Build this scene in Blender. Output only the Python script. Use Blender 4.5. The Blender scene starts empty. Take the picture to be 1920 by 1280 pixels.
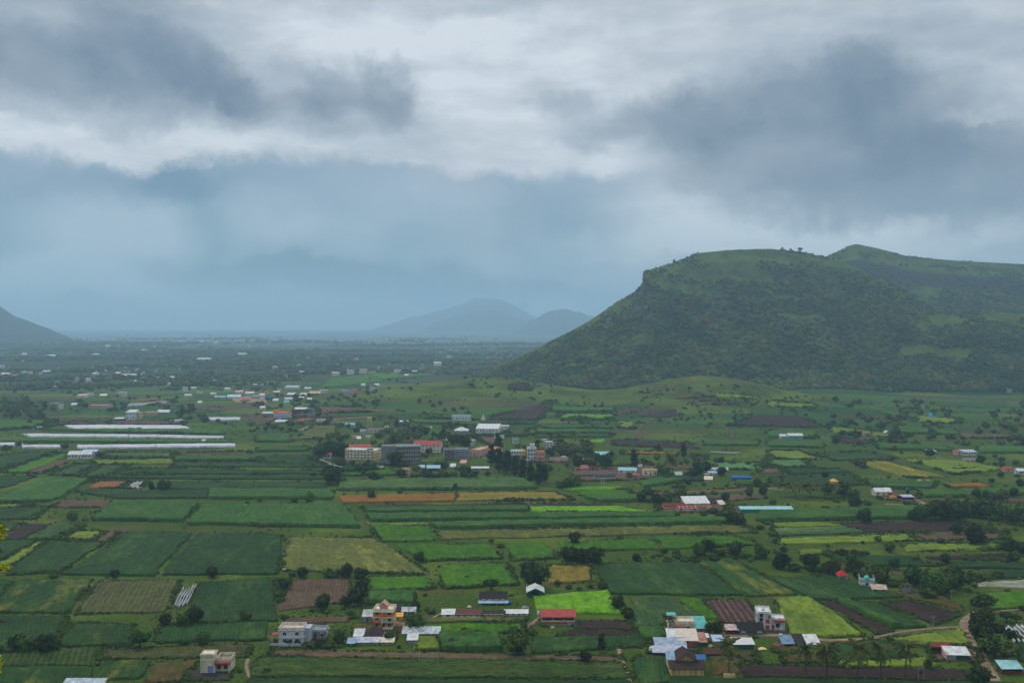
import bpy, math, random
import numpy as np
from mathutils import Vector, Matrix, Euler

random.seed(7)
RNG = np.random.RandomState(11)
SC = bpy.context.scene
COL = SC.collection
R = math.radians
H = 120.0            # eye height above the plain
F = 1867.0           # focal length in photo pixels (35 mm lens)
HOR = 605.0          # horizon row in the photo

# ------------------------------------------------------------------ camera
cam_d = bpy.data.cameras.new('camera')
cam = bpy.data.objects.new('camera', cam_d)
COL.objects.link(cam)
cam.location = (0, 0, H)
cam.rotation_euler = (R(90), 0, 0)
cam_d.lens = 35.0
cam_d.sensor_width = 36.0
cam_d.shift_y = -35.0 / 1920.0
cam_d.clip_start = 0.1
cam_d.clip_end = 60000
SC.camera = cam

# ------------------------------------------------------------------ render, colour
SC.view_settings.view_transform = 'Standard'
SC.view_settings.look = 'None'
SC.view_settings.gamma = 1.0
SC.view_settings.use_curve_mapping = False
SC.view_settings.exposure = 0.0
SC.render.engine = 'CYCLES'
SC.cycles.use_denoising = True
SC.cycles.max_bounces = 5
SC.cycles.diffuse_bounces = 2
SC.cycles.glossy_bounces = 2
SC.cycles.volume_bounces = 1
SC.cycles.use_adaptive_sampling = True
SC.cycles.adaptive_threshold = 0.008


def lin(c):
    return tuple((v / 255 / 12.92) if v / 255 <= 0.04045 else ((v / 255 + 0.055) / 1.055) ** 2.4 for v in c)


# ------------------------------------------------------------------ node helper
class NT:
    def __init__(s, nt):
        s.nt = nt
        s.nt.nodes.clear()

    def n(s, t, **kw):
        nd = s.nt.nodes.new(t)
        ins = kw.pop('i', {})
        for k, v in kw.items():
            setattr(nd, k, v)
        for k, v in ins.items():
            s.set(nd.inputs[k], v)
        return nd

    def set(s, sock, v):
        if isinstance(v, bpy.types.NodeSocket):
            s.nt.links.new(v, sock)
        elif isinstance(v, bpy.types.Node):
            s.nt.links.new(v.outputs[0], sock)
        else:
            sock.default_value = v

    def m(s, op, a, b=0.0, c=None, clamp=False):
        i = {0: a, 1: b}
        if c is not None:
            i[2] = c
        return s.n('ShaderNodeMath', operation=op, use_clamp=clamp, i=i).outputs[0]

    def mixc(s, f, a, b, mode='MIX'):
        nd = s.n('ShaderNodeMix', data_type='RGBA', blend_type=mode)
        s.set(nd.inputs[0], f)
        for k, v in ((6, a), (7, b)):
            if isinstance(v, tuple) and len(v) == 3:
                v = v + (1,)
            s.set(nd.inputs[k], v)
        return nd.outputs[2]

    def noise(s, vec, scale, detail=4, rough=0.55, **kw):
        return s.n('ShaderNodeTexNoise', i={'Vector': vec, 'Scale': scale, 'Detail': detail, 'Roughness': rough, **kw}).outputs[0]

    def ss(s, v, a, b, lo=0.0, hi=1.0):
        return s.n('ShaderNodeMapRange', interpolation_type='SMOOTHSTEP',
                   i={0: v, 1: a, 2: b, 3: lo, 4: hi}).outputs[0]


# ------------------------------------------------------------------ world: overcast cloud deck over a Nishita sky
SUN_EL, SUN_AZ = 52.0, -35.0      # sun high, behind the clouds, ahead and to the left
world = bpy.data.worlds.new('World')
SC.world = world
world.use_nodes = True
w = NT(world.node_tree)
out = w.n('ShaderNodeOutputWorld')
sky = w.n('ShaderNodeTexSky', sky_type='NISHITA')
sky.sun_disc = False
sky.sun_elevation = R(SUN_EL)
sky.sun_rotation = R(SUN_AZ)
sky.air_density = 1.2
sky.dust_density = 2.0
tc = w.n('ShaderNodeTexCoord')
D = tc.outputs['Generated']
sp = w.n('ShaderNodeSeparateXYZ', i={0: D})
az = w.m('ARCTAN2', sp.outputs[0], sp.outputs[1])
el = w.m('ARCSINE', sp.outputs[2])
ae = w.n('ShaderNodeCombineXYZ', i={0: az, 1: el}).outputs[0]
# warp the coordinates so cloud edges curl and fray
wn1 = w.n('ShaderNodeTexNoise', i={'Vector': ae, 'Scale': 9.0, 'Detail': 7.0, 'Roughness': 0.6}).outputs[1]
wv = w.n('ShaderNodeVectorMath', operation='SUBTRACT', i={0: wn1, 1: (0.5, 0.5, 0.5)}).outputs[0]
wv = w.n('ShaderNodeVectorMath', operation='SCALE', i={0: wv, 3: 0.085}).outputs[0]
aw = w.n('ShaderNodeVectorMath', operation='ADD', i={0: ae, 1: wv}).outputs[0]
wn3 = w.n('ShaderNodeTexNoise', i={'Vector': aw, 'Scale': 34.0, 'Detail': 6.0, 'Roughness': 0.65}).outputs[1]
wv3 = w.n('ShaderNodeVectorMath', operation='SCALE', i={0: w.n('ShaderNodeVectorMath', operation='SUBTRACT', i={0: wn3, 1: (0.5, 0.5, 0.5)}).outputs[0], 3: 0.026}).outputs[0]
aw = w.n('ShaderNodeVectorMath', operation='ADD', i={0: aw, 1: wv3}).outputs[0]
wv2 = w.n('ShaderNodeVectorMath', operation='SCALE', i={0: wv, 3: 0.42}).outputs[0]
aw2 = w.n('ShaderNodeVectorMath', operation='ADD', i={0: ae, 1: wv2}).outputs[0]
aw2 = w.n('ShaderNodeVectorMath', operation='ADD', i={0: aw2, 1: wv3}).outputs[0]


def azel(px, py):
    u, v = (px - 960) / F, (HOR - py) / F
    return math.atan(u), math.atan(v / math.sqrt(1 + u * u))


def blob(px, py, rx, ry, k, rot=0.0, soft=0.35, src=None):
    a, e = azel(px, py)
    mp = w.n('ShaderNodeMapping', vector_type='TEXTURE',
             i={0: src or aw, 1: (a, e, 0), 2: (0, 0, R(rot)), 3: (rx / F, ry / F, 1)})
    ln = w.n('ShaderNodeVectorMath', operation='LENGTH', i={0: mp.outputs[0]}).outputs[1]
    return w.ss(ln, soft, 1.25, k, 0.0)


def total(lst):
    t = lst[0]
    for b in lst[1:]:
        t = w.m('ADD', t, b)
    return t


dark = total([
    blob(60, 115, 170, 70, .55), blob(220, 100, 120, 72, .62), blob(375, 125, 120, 62, .75, -30),
    blob(460, 180, 75, 42, .6, -25), blob(420, 175, 190, 70, .35), blob(200, 170, 330, 50, .14),
    blob(612, 172, 58, 55, .62), blob(722, 165, 68, 74, .62), blob(655, 215, 150, 50, .32),
    blob(60, 30, 330, 90, .2), blob(330, 20, 200, 40, .25),
    blob(1060, 195, 75, 30, .38), blob(1110, 240, 90, 30, .18),
    blob(1290, 225, 150, 65, .55), blob(1470, 200, 260, 95, .62), blob(1620, 160, 110, 60, .5),
    blob(1720, 240, 200, 90, .45), blob(1500, 290, 300, 95, .5), blob(1780, 350, 340, 95, .62),
    blob(1660, 360, 330, 60, .28), blob(1850, 60, 220, 40, .2),
])
# the long low bank: everything under about row 320, tattered upper edge
bank_v = w.m('ADD', w.n('ShaderNodeSeparateXYZ', i={0: aw}).outputs[1], w.m('MULTIPLY', w.m('SUBTRACT', w.noise(ae, 4.0, 2, .5), .5), -.028))
bank_edge = w.ss(bank_v, azel(960, 342)[1], azel(960, 308)[1], 1.0, 0.0)
bank_x = w.ss(az, azel(1050, 300)[0], azel(1330, 300)[0], 1.0, 0.12)
bank = w.m('MULTIPLY', bank_edge, bank_x)
bn = w.noise(aw, 5.0, 5, 0.5)
bank = w.m('MULTIPLY', bank, w.ss(bn, .25, .75, .72, 1.15))
low = total([
    blob(360, 420, 60, 120, .22, 25, src=aw2), blob(700, 520, 360, 40, .35, -3), blob(900, 545, 330, 30, .3),
    blob(480, 505, 300, 30, .2), blob(1010, 440, 190, 80, .15), blob(300, 350, 200, 35, .12),
])
light = total([
    blob(190, 420, 130, 70, .34, src=aw2), blob(325, 425, 72, 62, .26, src=aw2), blob(500, 400, 120, 60, .16, src=aw2), blob(790, 380, 130, 50, .12, src=aw2), blob(90, 520, 320, 45, .3),
    blob(620, 430, 170, 40, .14), blob(250, 545, 200, 16, .12), blob(1010, 590, 85, 18, .26), blob(1330, 400, 230, 45, .2), blob(1500, 455, 500, 35, .3),
    blob(640, 60, 330, 50, .22), blob(950, 150, 330, 120, .2), blob(250, 270, 420, 32, .26), blob(1040, 300, 200, 40, .18),
    blob(1835, 215, 85, 18, .3, 8), blob(1080, 60, 260, 60, .1),
])
st = w.n('ShaderNodeMapping', i={0: ae, 3: (1.0, 4.0, 1.0), 2: (0, 0, R(12))}).outputs[0]
streak = w.noise(st, 9.0, 8, 0.62)
mid = w.noise(aw, 2.2, 6, 0.55)
d1 = w.m('MULTIPLY', dark, w.ss(w.noise(aw, 14.0, 6, 0.55), .2, .75, .7, 1.15))
d1 = w.m('SUBTRACT', d1, light)
d1 = w.m('ADD', d1, w.m('MULTIPLY', w.m('SUBTRACT', streak, .5), .75))
d1 = w.m('ADD', d1, w.m('MULTIPLY', w.m('SUBTRACT', mid, .5), .5))
d1 = w.m('ADD', d1, .30)
d1 = w.m('MAXIMUM', d1, 0.0)
d1 = w.m('SUBTRACT', 1.0, w.m('EXPONENT', w.m('MULTIPLY', d1, -1.55)))
d1 = w.m('ADD', d1, w.m('MULTIPLY', w.m('SUBTRACT', w.noise(aw, 6.0, 7, .62), .5), .42))
d1 = w.m('ADD', d1, w.m('MULTIPLY', w.m('SUBTRACT', w.noise(aw2, 22.0, 5, .6), .5), .16), clamp=True)
hi = w.mixc(d1, (.72, .775, .83), (.125, .19, .275))
# lower sky turns teal blue
lowd = w.m('ADD', w.m('MULTIPLY', low, 1.7), w.m('MULTIPLY', light, -1.5))
lowd = w.m('ADD', lowd, w.m('MULTIPLY', w.m('SUBTRACT', mid, .5), 1.1))
bil = w.noise(w.n('ShaderNodeMapping', i={0: aw, 3: (1.0, 1.6, 1.0)}).outputs[0], 7.0, 4, .5)
lowd = w.m('ADD', lowd, w.m('MULTIPLY', w.m('SUBTRACT', bil, .5), .8))
lowd = w.m('ADD', lowd, .42, clamp=True)
top_c = w.mixc(lowd, (.40, .50, .62), (.14, .26, .38))
bot_c = w.mixc(lowd, (.41, .565, .655), (.08, .24, .355))
lowcol = w.mixc(w.ss(el, azel(960, 560)[1], azel(960, 330)[1]), bot_c, top_c)
skyc = w.mixc(bank, hi, lowcol)
teal = w.ss(el, azel(960, 620)[1], azel(960, 300)[1], .55, 0.0)
skyc = w.mixc(teal, skyc, w.mixc(d1, (.40, .56, .68), (.15, .29, .42)))
# an overcast sky is brightest overhead
zen = w.ss(el, R(14), R(60), 1.0, 1.75)
lum = w.n('ShaderNodeVectorMath', operation='SCALE', i={0: skyc, 3: zen}).outputs[0]
bg_c = w.n('ShaderNodeBackground', i={0: lum, 1: 1.0})
bg_s = w.n('ShaderNodeBackground', i={0: sky.outputs[0], 1: 0.08})
mx = w.n('ShaderNodeMixShader', i={0: 0.93, 1: bg_s.outputs[0], 2: bg_c.outputs[0]})
w.nt.links.new(mx.outputs[0], out.inputs[0])

sun_d = bpy.data.lights.new('sun', 'SUN')
sun_d.energy = 1.35
sun_d.angle = R(14)
sun_d.color = (1.0, .93, .82)
sun = bpy.data.objects.new('sun', sun_d)
COL.objects.link(sun)
sv = Vector((math.sin(R(SUN_AZ)) * math.cos(R(SUN_EL)), math.cos(R(SUN_AZ)) * math.cos(R(SUN_EL)), math.sin(R(SUN_EL))))
sun.rotation_euler = (-sv).to_track_quat('-Z', 'Y').to_euler()
sun.location = (0, 0, 300)

# ------------------------------------------------------------------ noise and terrain height
def hsh(ix, iy, s):
    n = (ix.astype(np.int64) * 374761393 + iy.astype(np.int64) * 668265263 + s * 1442695) & 0xffffffff
    n = ((n ^ (n >> 13)) * 1274126177) & 0xffffffff
    return ((n ^ (n >> 16)) & 0xffff) / 65535.0


def vn(x, y, sc, seed=0):
    x = np.asarray(x, float) / sc
    y = np.asarray(y, float) / sc
    ix, iy = np.floor(x), np.floor(y)
    fx, fy = x - ix, y - iy
    fx = fx * fx * (3 - 2 * fx)
    fy = fy * fy * (3 - 2 * fy)
    a, b = hsh(ix, iy, seed), hsh(ix + 1, iy, seed)
    c, d = hsh(ix, iy + 1, seed), hsh(ix + 1, iy + 1, seed)
    return (a * (1 - fx) + b * fx) * (1 - fy) + (c * (1 - fx) + d * fx) * fy - 0.5


def fbm(x, y, sc, seed=0, o=4):
    t, a = 0, 1.0
    for k in range(o):
        t = t + a * vn(x, y, sc, seed + k)
        sc /= 2.1
        a *= .5
    return t


HILL_R = np.array([(-9000, 720), (850, 720), (880, 704), (905, 697), (945, 680), (985, 663), (1050, 632), (1105, 601), (1150, 571), (1190, 547),
                   (1204, 532), (1207, 510), (1235, 501), (1262, 492), (1310, 474), (1370, 468), (1440, 466), (1500, 471), (1540, 480), (1562, 486),
                   (1620, 506), (1700, 546), (1760, 586), (1850, 588), (2050, 590), (2600, 610), (3400, 650), (12000, 700)], float)
BACK_R = np.array([(-9000, 720), (1300, 720), (1400, 620), (1480, 540), (1548, 481), (1575, 470), (1590, 461), (1605, 457), (1640, 464), (1672, 472), (1700, 480), (1740, 484),
                   (1800, 489), (1860, 492), (1920, 495), (2150, 500), (2800, 530), (3600, 590), (12000, 690)], float)
LEFT_R = np.array([(-12000, 560), (-1500, 470), (-700, 455), (-300, 480), (-100, 535), (0, 572), (25, 590), (90, 614), (130, 632), (165, 648), (185, 664), (260, 700), (12000, 720)], float)


def hill_part(px, y, Rr, yb, yr, prof, fall):
    r = np.interp(px, Rr[:, 0], Rr[:, 1])
    hh = np.maximum(H + (HOR - r) / F * yr, 0)
    t = (y - yb) / (yr - yb)
    up = np.interp(t, prof[0], prof[1]) * hh
    dn = hh - (y - yr) * fall - np.maximum(y - yr - 250, 0) * .2
    return np.where(t < 1, up, np.maximum(dn, 0))


def terr(x, y):
    x = np.asarray(x, float)
    y = np.asarray(y, float)
    yy = np.maximum(y, 150.0)
    px = np.clip(960 + F * x / yy, -11000, 11000)
    # hillside below and behind the camera
    z = np.where(y > 1, np.maximum(118.3 - .55 * (y - 1), 0), 118.3 + np.minimum(-.25 * (y - 1), 60))
    amp = np.interp(yy, [300, 700, 1500, 4000], [.25, 1.0, 2.6, 1.8])
    z = z + fbm(x, yy, 160, 3, 3) * amp * (y > 150)
    # grassy knolls below the big hill
    def mound(pc, Y, h, rx, ry, pw=2.0):
        xc = (pc - 960) / F * Y
        d = (np.abs(x - xc) / rx) ** pw + (np.abs(y - Y) / ry) ** pw
        return h * np.exp(-d)
    z = z + mound(930, 1560, 27, 150, 170) + mound(760, 1500, 11, 210, 190) + mound(1300, 1480, 30, 105, 170) + mound(1430, 1440, 17, 140, 120)
    z = z + mound(1560, 1640, 12, 110, 90)
    n1 = fbm(x, y, 420, 21, 4)
    gul = np.abs(fbm(x, y, 230, 31, 4))
    yb = np.interp(px, [850, 960, 1060, 1200, 1500, 1900, 3000], [2050, 1800, 1640, 1640, 1660, 1690, 1700]) + n1 * 60
    yr = np.interp(px, [850, 960, 1100, 1220, 1500, 1700, 1800, 3000], [2150, 2130, 2120, 2140, 2190, 2080, 1960, 1960])
    prof = ([0, .06, .3, .55, .60, .82, .88, 1.0], [0, .03, .25, .52, .60, .82, .92, 1.0])
    a = hill_part(px, y, HILL_R, yb, yr, prof, .12)
    tt = np.clip((y - yb) / (yr - yb), 0, 1)
    a = a - gul * 58 * (4 * tt * (1 - tt)) * np.clip(a / 60, 0, 1)
    a = a + np.where((tt > 0) & (tt < .97), fbm(x, y, 45, 44, 3) * 5 * np.clip(a / 40, 0, 1) * (1 - tt), 0)
    b = hill_part(px, y, BACK_R, 2200.0, 2700.0, ([0, .5, .75, .80, 1.0], [0, .5, .72, .86, 1.0]), .10)
    tb = np.clip((y - 2200) / 500, 0, 1)
    b = b - gul * 40 * (4 * tb * (1 - tb)) * np.clip(b / 80, 0, 1)
    c = hill_part(px, y, LEFT_R, 5200.0, 6500.0, ([0, 1.0], [0, 1.0]), .10)
    tc_ = np.clip((y - 5200) / 1300, 0, 1)
    c = c - gul * 50 * (4 * tc_ * (1 - tc_)) * np.clip(c / 80, 0, 1)
    return np.maximum(z, np.maximum(a, np.maximum(b, c)))


YS = np.geomspace(170, 15500, 1500)


def at(px, py):
    """pixel of the photograph -> the point of the land seen there"""
    u, k = (px - 960) / F, (py - HOR) / F
    ray = H - k * YS
    t = terr(u * YS, YS)
    hit = np.nonzero(t >= ray)[0]
    if len(hit) == 0:
        Y = 15500.0
    else:
        i = hit[0]
        if i == 0:
            Y = YS[0]
            if k > 0:
                Y = H / k
        else:
            a, b = ray[i - 1] - t[i - 1], ray[i] - t[i]
            Y = YS[i - 1] + (YS[i] - YS[i - 1]) * a / (a - b + 1e-9)
    return Vector((u * Y, Y, float(terr(u * Y, Y))))


# ------------------------------------------------------------------ tagging and mesh helpers
def tag(o, label=None, cat=None, group=None, kind=None):
    if label: o['label'] = label
    if cat: o['category'] = cat
    if group: o['group'] = group
    if kind: o['kind'] = kind
    return o


def link(o, parent=None):
    COL.objects.link(o)
    if parent is not None:
        o.parent = parent
    return o


def empty(name, loc, rz=0.0, sc=None):
    o = bpy.data.objects.new(name, None)
    o.location = loc
    o.rotation_euler = (0, 0, rz)
    o.empty_display_size = .5
    if sc: o.scale = (sc, sc, sc)
    COL.objects.link(o)
    return o


class MB:
    def __init__(s):
        s.v, s.f, s.mi = [], [], []
        s.cur = 0

    def quadf(s, idx):
        s.f.append(tuple(idx)); s.mi.append(s.cur)

    def box(s, x0, y0, z0, x1, y1, z1):
        b = len(s.v)
        s.v += [(x0, y0, z0), (x1, y0, z0), (x1, y1, z0), (x0, y1, z0), (x0, y0, z1), (x1, y0, z1), (x1, y1, z1), (x0, y1, z1)]
        for q in ((0, 3, 2, 1), (4, 5, 6, 7), (0, 1, 5, 4), (1, 2, 6, 5), (2, 3, 7, 6), (3, 0, 4, 7)):
            s.quadf([b + k for k in q])
        return s

    def slab(s, a, b, c, d, th=.12):
        a, b, c, d = map(Vector, (a, b, c, d))
        n = (b - a).cross(d - a).normalized() * th
        k = len(s.v)
        s.v += [tuple(p) for p in (a - n, b - n, c - n, d - n, a, b, c, d)]
        for q in ((0, 3, 2, 1), (4, 5, 6, 7), (0, 1, 5, 4), (1, 2, 6, 5), (2, 3, 7, 6), (3, 0, 4, 7)):
            s.quadf([k + j for j in q])
        return s

    def poly(s, pts):
        k = len(s.v)
        s.v += [tuple(p) for p in pts]
        s.quadf(range(k, k + len(pts)))
        return s

    def prism(s, pts, y0, y1):
        """outline in (x,z) pulled from y0 to y1"""
        n, k = len(pts), len(s.v)
        s.v += [(x, y0, z) for x, z in pts] + [(x, y1, z) for x, z in pts]
        s.quadf([k + i for i in range(n)])
        s.quadf([k + n + i for i in reversed(range(n))])
        for i in range(n):
            j = (i + 1) % n
            s.quadf([k + i, k + n + i, k + n + j, k + j])
        return s

    def tube(s, pts, rad, n=6):
        k = len(s.v)
        for i, p in enumerate(pts):
            p = Vector(p)
            q = Vector(pts[min(i + 1, len(pts) - 1)]) - Vector(pts[max(i - 1, 0)])
            q.normalize()
            a = q.orthogonal().normalized()
            b = q.cross(a)
            r = rad[i] if isinstance(rad, (list, tuple)) else rad
            for j in range(n):
                t = 2 * math.pi * j / n
                s.v.append(tuple(p + (a * math.cos(t) + b * math.sin(t)) * r))
        for i in range(len(pts) - 1):
            for j in range(n):
                jj = (j + 1) % n
                s.quadf([k + i * n + j, k + i * n + jj, k + (i + 1) * n + jj, k + (i + 1) * n + j])
        s.quadf([k + j for j in reversed(range(n))])
        s.quadf([k + (len(pts) - 1) * n + j for j in range(n)])
        return s

    def cyl(s, x, y, z0, z1, r, n=12, r2=None):
        return s.tube([(x, y, z0), (x, y, z1)], [r, r if r2 is None else r2], n)

    def lathe(s, x, y, prof, n=16):
        k = len(s.v)
        for r, z in prof:
            for j in range(n):
                t = 2 * math.pi * j / n
                s.v.append((x + math.cos(t) * r, y + math.sin(t) * r, z))
        for i in range(len(prof) - 1):
            for j in range(n):
                jj = (j + 1) % n
                s.quadf([k + i * n + j, k + i * n + jj, k + (i + 1) * n + jj, k + (i + 1) * n + j])
        return s

    def data(s, name, mats):
        me = bpy.data.meshes.new(name)
        me.from_pydata(s.v, [], s.f)
        if not isinstance(mats, (list, tuple)):
            mats = [mats]
        for m_ in mats:
            me.materials.append(m_)
        if len(mats) > 1:
            me.polygons.foreach_set('material_index', s.mi)
        me.update()
        return me

    def build(s, name, mats, parent=None, label=None):
        o = bpy.data.objects.new(name, s.data(name, mats))
        link(o, parent)
        if label: o['label'] = label
        return o


def np_mesh(name, verts, faces, mat, smooth=False):
    me = bpy.data.meshes.new(name)
    nv, nf = len(verts), len(faces)
    k = faces.shape[1]
    me.vertices.add(nv)
    me.vertices.foreach_set('co', np.asarray(verts, np.float32).ravel())
    me.loops.add(nf * k)
    me.loops.foreach_set('vertex_index', faces.astype(np.int32).ravel())
    me.polygons.add(nf)
    me.polygons.foreach_set('loop_start', np.arange(0, nf * k, k, dtype=np.int32))
    me.polygons.foreach_set('loop_total', np.full(nf, k, np.int32))
    if smooth:
        me.polygons.foreach_set('use_smooth', np.ones(nf, bool))
    me.materials.append(mat)
    me.update(calc_edges=True)
    return me


def grid_faces(nx, ny):
    i, j = np.meshgrid(np.arange(nx - 1), np.arange(ny - 1))
    a = (j * nx + i).ravel()
    return np.stack([a, a + 1, a + nx + 1, a + nx], 1)


# ------------------------------------------------------------------ materials
GAIN = (1.02, .88, .60)


def alb(c, cap=.85):
    gn = GAIN if (c[1] > c[0] + 4 and c[1] > c[2] + 4) or c[2] < c[0] * .55 else (.98, .92, .88)
    return tuple(min(v * g, cap) for v, g in zip(lin(c), gn))


MATS = {}


def mat_base(name):
    m_ = bpy.data.materials.new(name)
    m_.use_nodes = True
    n = NT(m_.node_tree)
    o = n.n('ShaderNodeOutputMaterial')
    p = n.n('ShaderNodeBsdfPrincipled', i={'Roughness': .9})
    p.inputs['Specular IOR Level'].default_value = .15
    n.nt.links.new(p.outputs[0], o.inputs[0])
    return m_, n, p


def paint(c, rough=.75, stain=.25, scale=.6):
    """plaster, paint or sheet with streaks and grime; c is the colour as albedo in 0..255 sRGB"""
    key = ('p', c, rough, stain)
    if key in MATS: return MATS[key]
    m_, n, p = mat_base('paint_%d_%d_%d' % c)
    t = n.n('ShaderNodeTexCoord').outputs['Object']
    mp = n.n('ShaderNodeMapping', i={0: t, 3: (1, 1, .35)}).outputs[0]
    a = n.noise(mp, scale, 6, .65)
    b = n.noise(t, scale * 7, 4, .6)
    f = n.m('MULTIPLY', n.ss(n.m('ADD', a, n.m('MULTIPLY', b, .35)), .52, .85), stain * 2.0, clamp=True)
    cl = lin(c)
    dirt = tuple(v * .45 + .02 for v in cl)
    n.set(p.inputs['Base Color'], n.mixc(f, cl, dirt))
    n.set(p.inputs['Roughness'], rough)
    MATS[key] = m_
    return m_


def rnd_shift(n, col, amt=.25):
    oi = n.n('ShaderNodeObjectInfo')
    v = n.m('ADD', n.m('MULTIPLY', oi.outputs['Random'], amt), 1 - amt / 2)
    return n.n('ShaderNodeVectorMath', operation='SCALE', i={0: col, 3: v}).outputs[0]


def foliage(name, ca, cb, amt=.5, world_=False):
    m_, n, p = mat_base(name)
    t = n.n('ShaderNodeTexCoord').outputs['Object']
    g = n.n('ShaderNodeNewGeometry')
    a = n.noise(t, .9, 3, .6)
    isl = g.outputs['Random Per Island']
    f = n.m('ADD', n.m('MULTIPLY', n.ss(a, .3, .7), .6), n.m('MULTIPLY', isl, .5), clamp=True)
    col = n.mixc(f, alb(ca), alb(cb))
    if world_:
        wpn = n.noise(g.outputs['Position'], .011, 5, .65)
        col = n.mixc(n.ss(wpn, .40, .60, 0, .75), col, alb((96, 112, 52)))
        wp2 = n.noise(n.n('ShaderNodeVectorMath', operation='ADD', i={0: g.outputs['Position'], 1: (900, 300, 0)}).outputs[0], .018, 5, .65)
        col = n.mixc(n.ss(wp2, .52, .66, 0, .6), col, alb((88, 74, 52)))
    oi = n.n('ShaderNodeObjectInfo')
    hs = n.n('ShaderNodeHueSaturation', i={0: n.m('ADD', n.m('MULTIPLY', oi.outputs['Random'], .07), .455), 1: .95,
                                           2: n.m('ADD', n.m('MULTIPLY', oi.outputs['Random'], amt), 1 - amt / 2), 4: col})
    n.set(p.inputs['Base Color'], hs.outputs[0])
    p.inputs['Specular IOR Level'].default_value = .1
    return m_


M_LEAF = foliage('foliage_dark', (16, 32, 16), (62, 90, 42), .85)
M_LEAF2 = foliage('foliage_mid', (24, 44, 18), (84, 114, 48), .8)
M_LEAF3 = foliage('foliage_tall', (16, 32, 20), (48, 74, 38))
M_PALM = foliage('palm_leaf', (30, 50, 22), (98, 112, 50))
M_FOREST = foliage('forest_leaf', (12, 32, 12), (56, 90, 34), 1.2, True)
M_BARK = paint((86, 74, 60), .9, .4)
M_GLASS = paint((24, 28, 34), .25, .1)
M_YLEAF = foliage('yellow_leaf', (104, 136, 16), (168, 196, 40), .2)


def field_mat(key, ca, cb, rows=0.0, rowm=1.2, patch=None, pam=.5, soft=.5, bump=.5, gran=1.0, rowc=None):
    """ground cover: two greens or browns broken by patches, fine tufts and plant rows along local x"""
    if key in MATS: return MATS[key]
    m_, n, p = mat_base('field_' + key)
    t = n.n('ShaderNodeTexCoord').outputs['Object']
    oi = n.n('ShaderNodeObjectInfo').outputs['Random']
    off = n.n('ShaderNodeCombineXYZ', i={0: n.m('MULTIPLY', oi, 300), 1: n.m('MULTIPLY', oi, 170)}).outputs[0]
    t2 = n.n('ShaderNodeVectorMath', operation='ADD', i={0: t, 1: off}).outputs[0]
    big = n.noise(t2, .035, 4, .55)
    fine = n.noise(t2, gran * .9, 6, .75)
    stv = n.n('ShaderNodeMapping', i={0: t2, 3: (.12, 1, 1)}).outputs[0]
    stk = n.noise(stv, .55, 4, .65)
    f = n.m('ADD', n.m('MULTIPLY', n.ss(big, .3, .7), .4), n.m('MULTIPLY', n.ss(fine, .3, .7), .45))
    f = n.m('ADD', f, n.m('MULTIPLY', n.ss(stk, .35, .65), .3), clamp=True)
    col = n.mixc(f, alb(ca), alb(cb))
    hgt = fine
    if rows:
        wob = n.n('ShaderNodeVectorMath', operation='ADD', i={0: t2, 1: n.n('ShaderNodeVectorMath', operation='SCALE', i={0: n.n('ShaderNodeTexNoise', i={'Vector': t2, 'Scale': .15}).outputs[1], 3: .8}).outputs[0]}).outputs[0]
        wave = n.n('ShaderNodeTexWave', wave_type='BANDS', bands_direction='Y', i={'Vector': wob, 'Scale': .314 / rowm, 'Distortion': .6, 'Detail': 2.0}).outputs[1]
        rf = n.m('MULTIPLY', n.ss(wave, .35, .75), rows)
        rf = n.m('MULTIPLY', rf, n.ss(n.noise(t2, .12, 3), .3, .55, .35, 1.0))
        col = n.mixc(rf, col, alb(rowc) if rowc else alb(tuple(v * .55 for v in ca)))
        hgt = n.m('SUBTRACT', fine, n.m('MULTIPLY', rf, .6))
    if key not in ('asphalt', 'plastic', 'grey', 'soil', 'furrow'):
        bare = n.noise(n.n('ShaderNodeMapping', i={0: t2, 1: (31, 7, 0), 3: (.6, 1.3, 1)}).outputs[0], .05, 6, .72)
        col = n.mixc(n.ss(n.m('ADD', bare, n.m('MULTIPLY', fine, .12)), .66, .74, 0, .5), col, alb((74, 70, 44)))
    if patch:
        pn = n.noise(n.n('ShaderNodeMapping', i={0: t2, 3: (.45, 1.4, 1)}).outputs[0], .06, 6, .68)
        pf = n.m('MULTIPLY', n.ss(n.m('ADD', pn, n.m('MULTIPLY', fine, .22)), .60, .78), pam, clamp=True)
        col = n.mixc(pf, col, alb(patch))
    md = n.noise(n.n('ShaderNodeMapping', i={0: t2, 3: (.5, 1, 1)}).outputs[0], .33 * gran, 6, .75)
    col = n.n('ShaderNodeVectorMath', operation='SCALE', i={0: col, 3: n.ss(md, .25, .75, .55, 1.5)}).outputs[0]
    col = rnd_shift(n, col, .25)
    n.set(p.inputs['Base Color'], col)
    bm = n.n('ShaderNodeBump', i={'Strength': bump, 'Distance': .5, 'Height': hgt})
    n.set(p.inputs['Normal'], bm.outputs[0])
    p.inputs['Specular IOR Level'].default_value = .08
    MATS[key] = m_
    return m_


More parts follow.
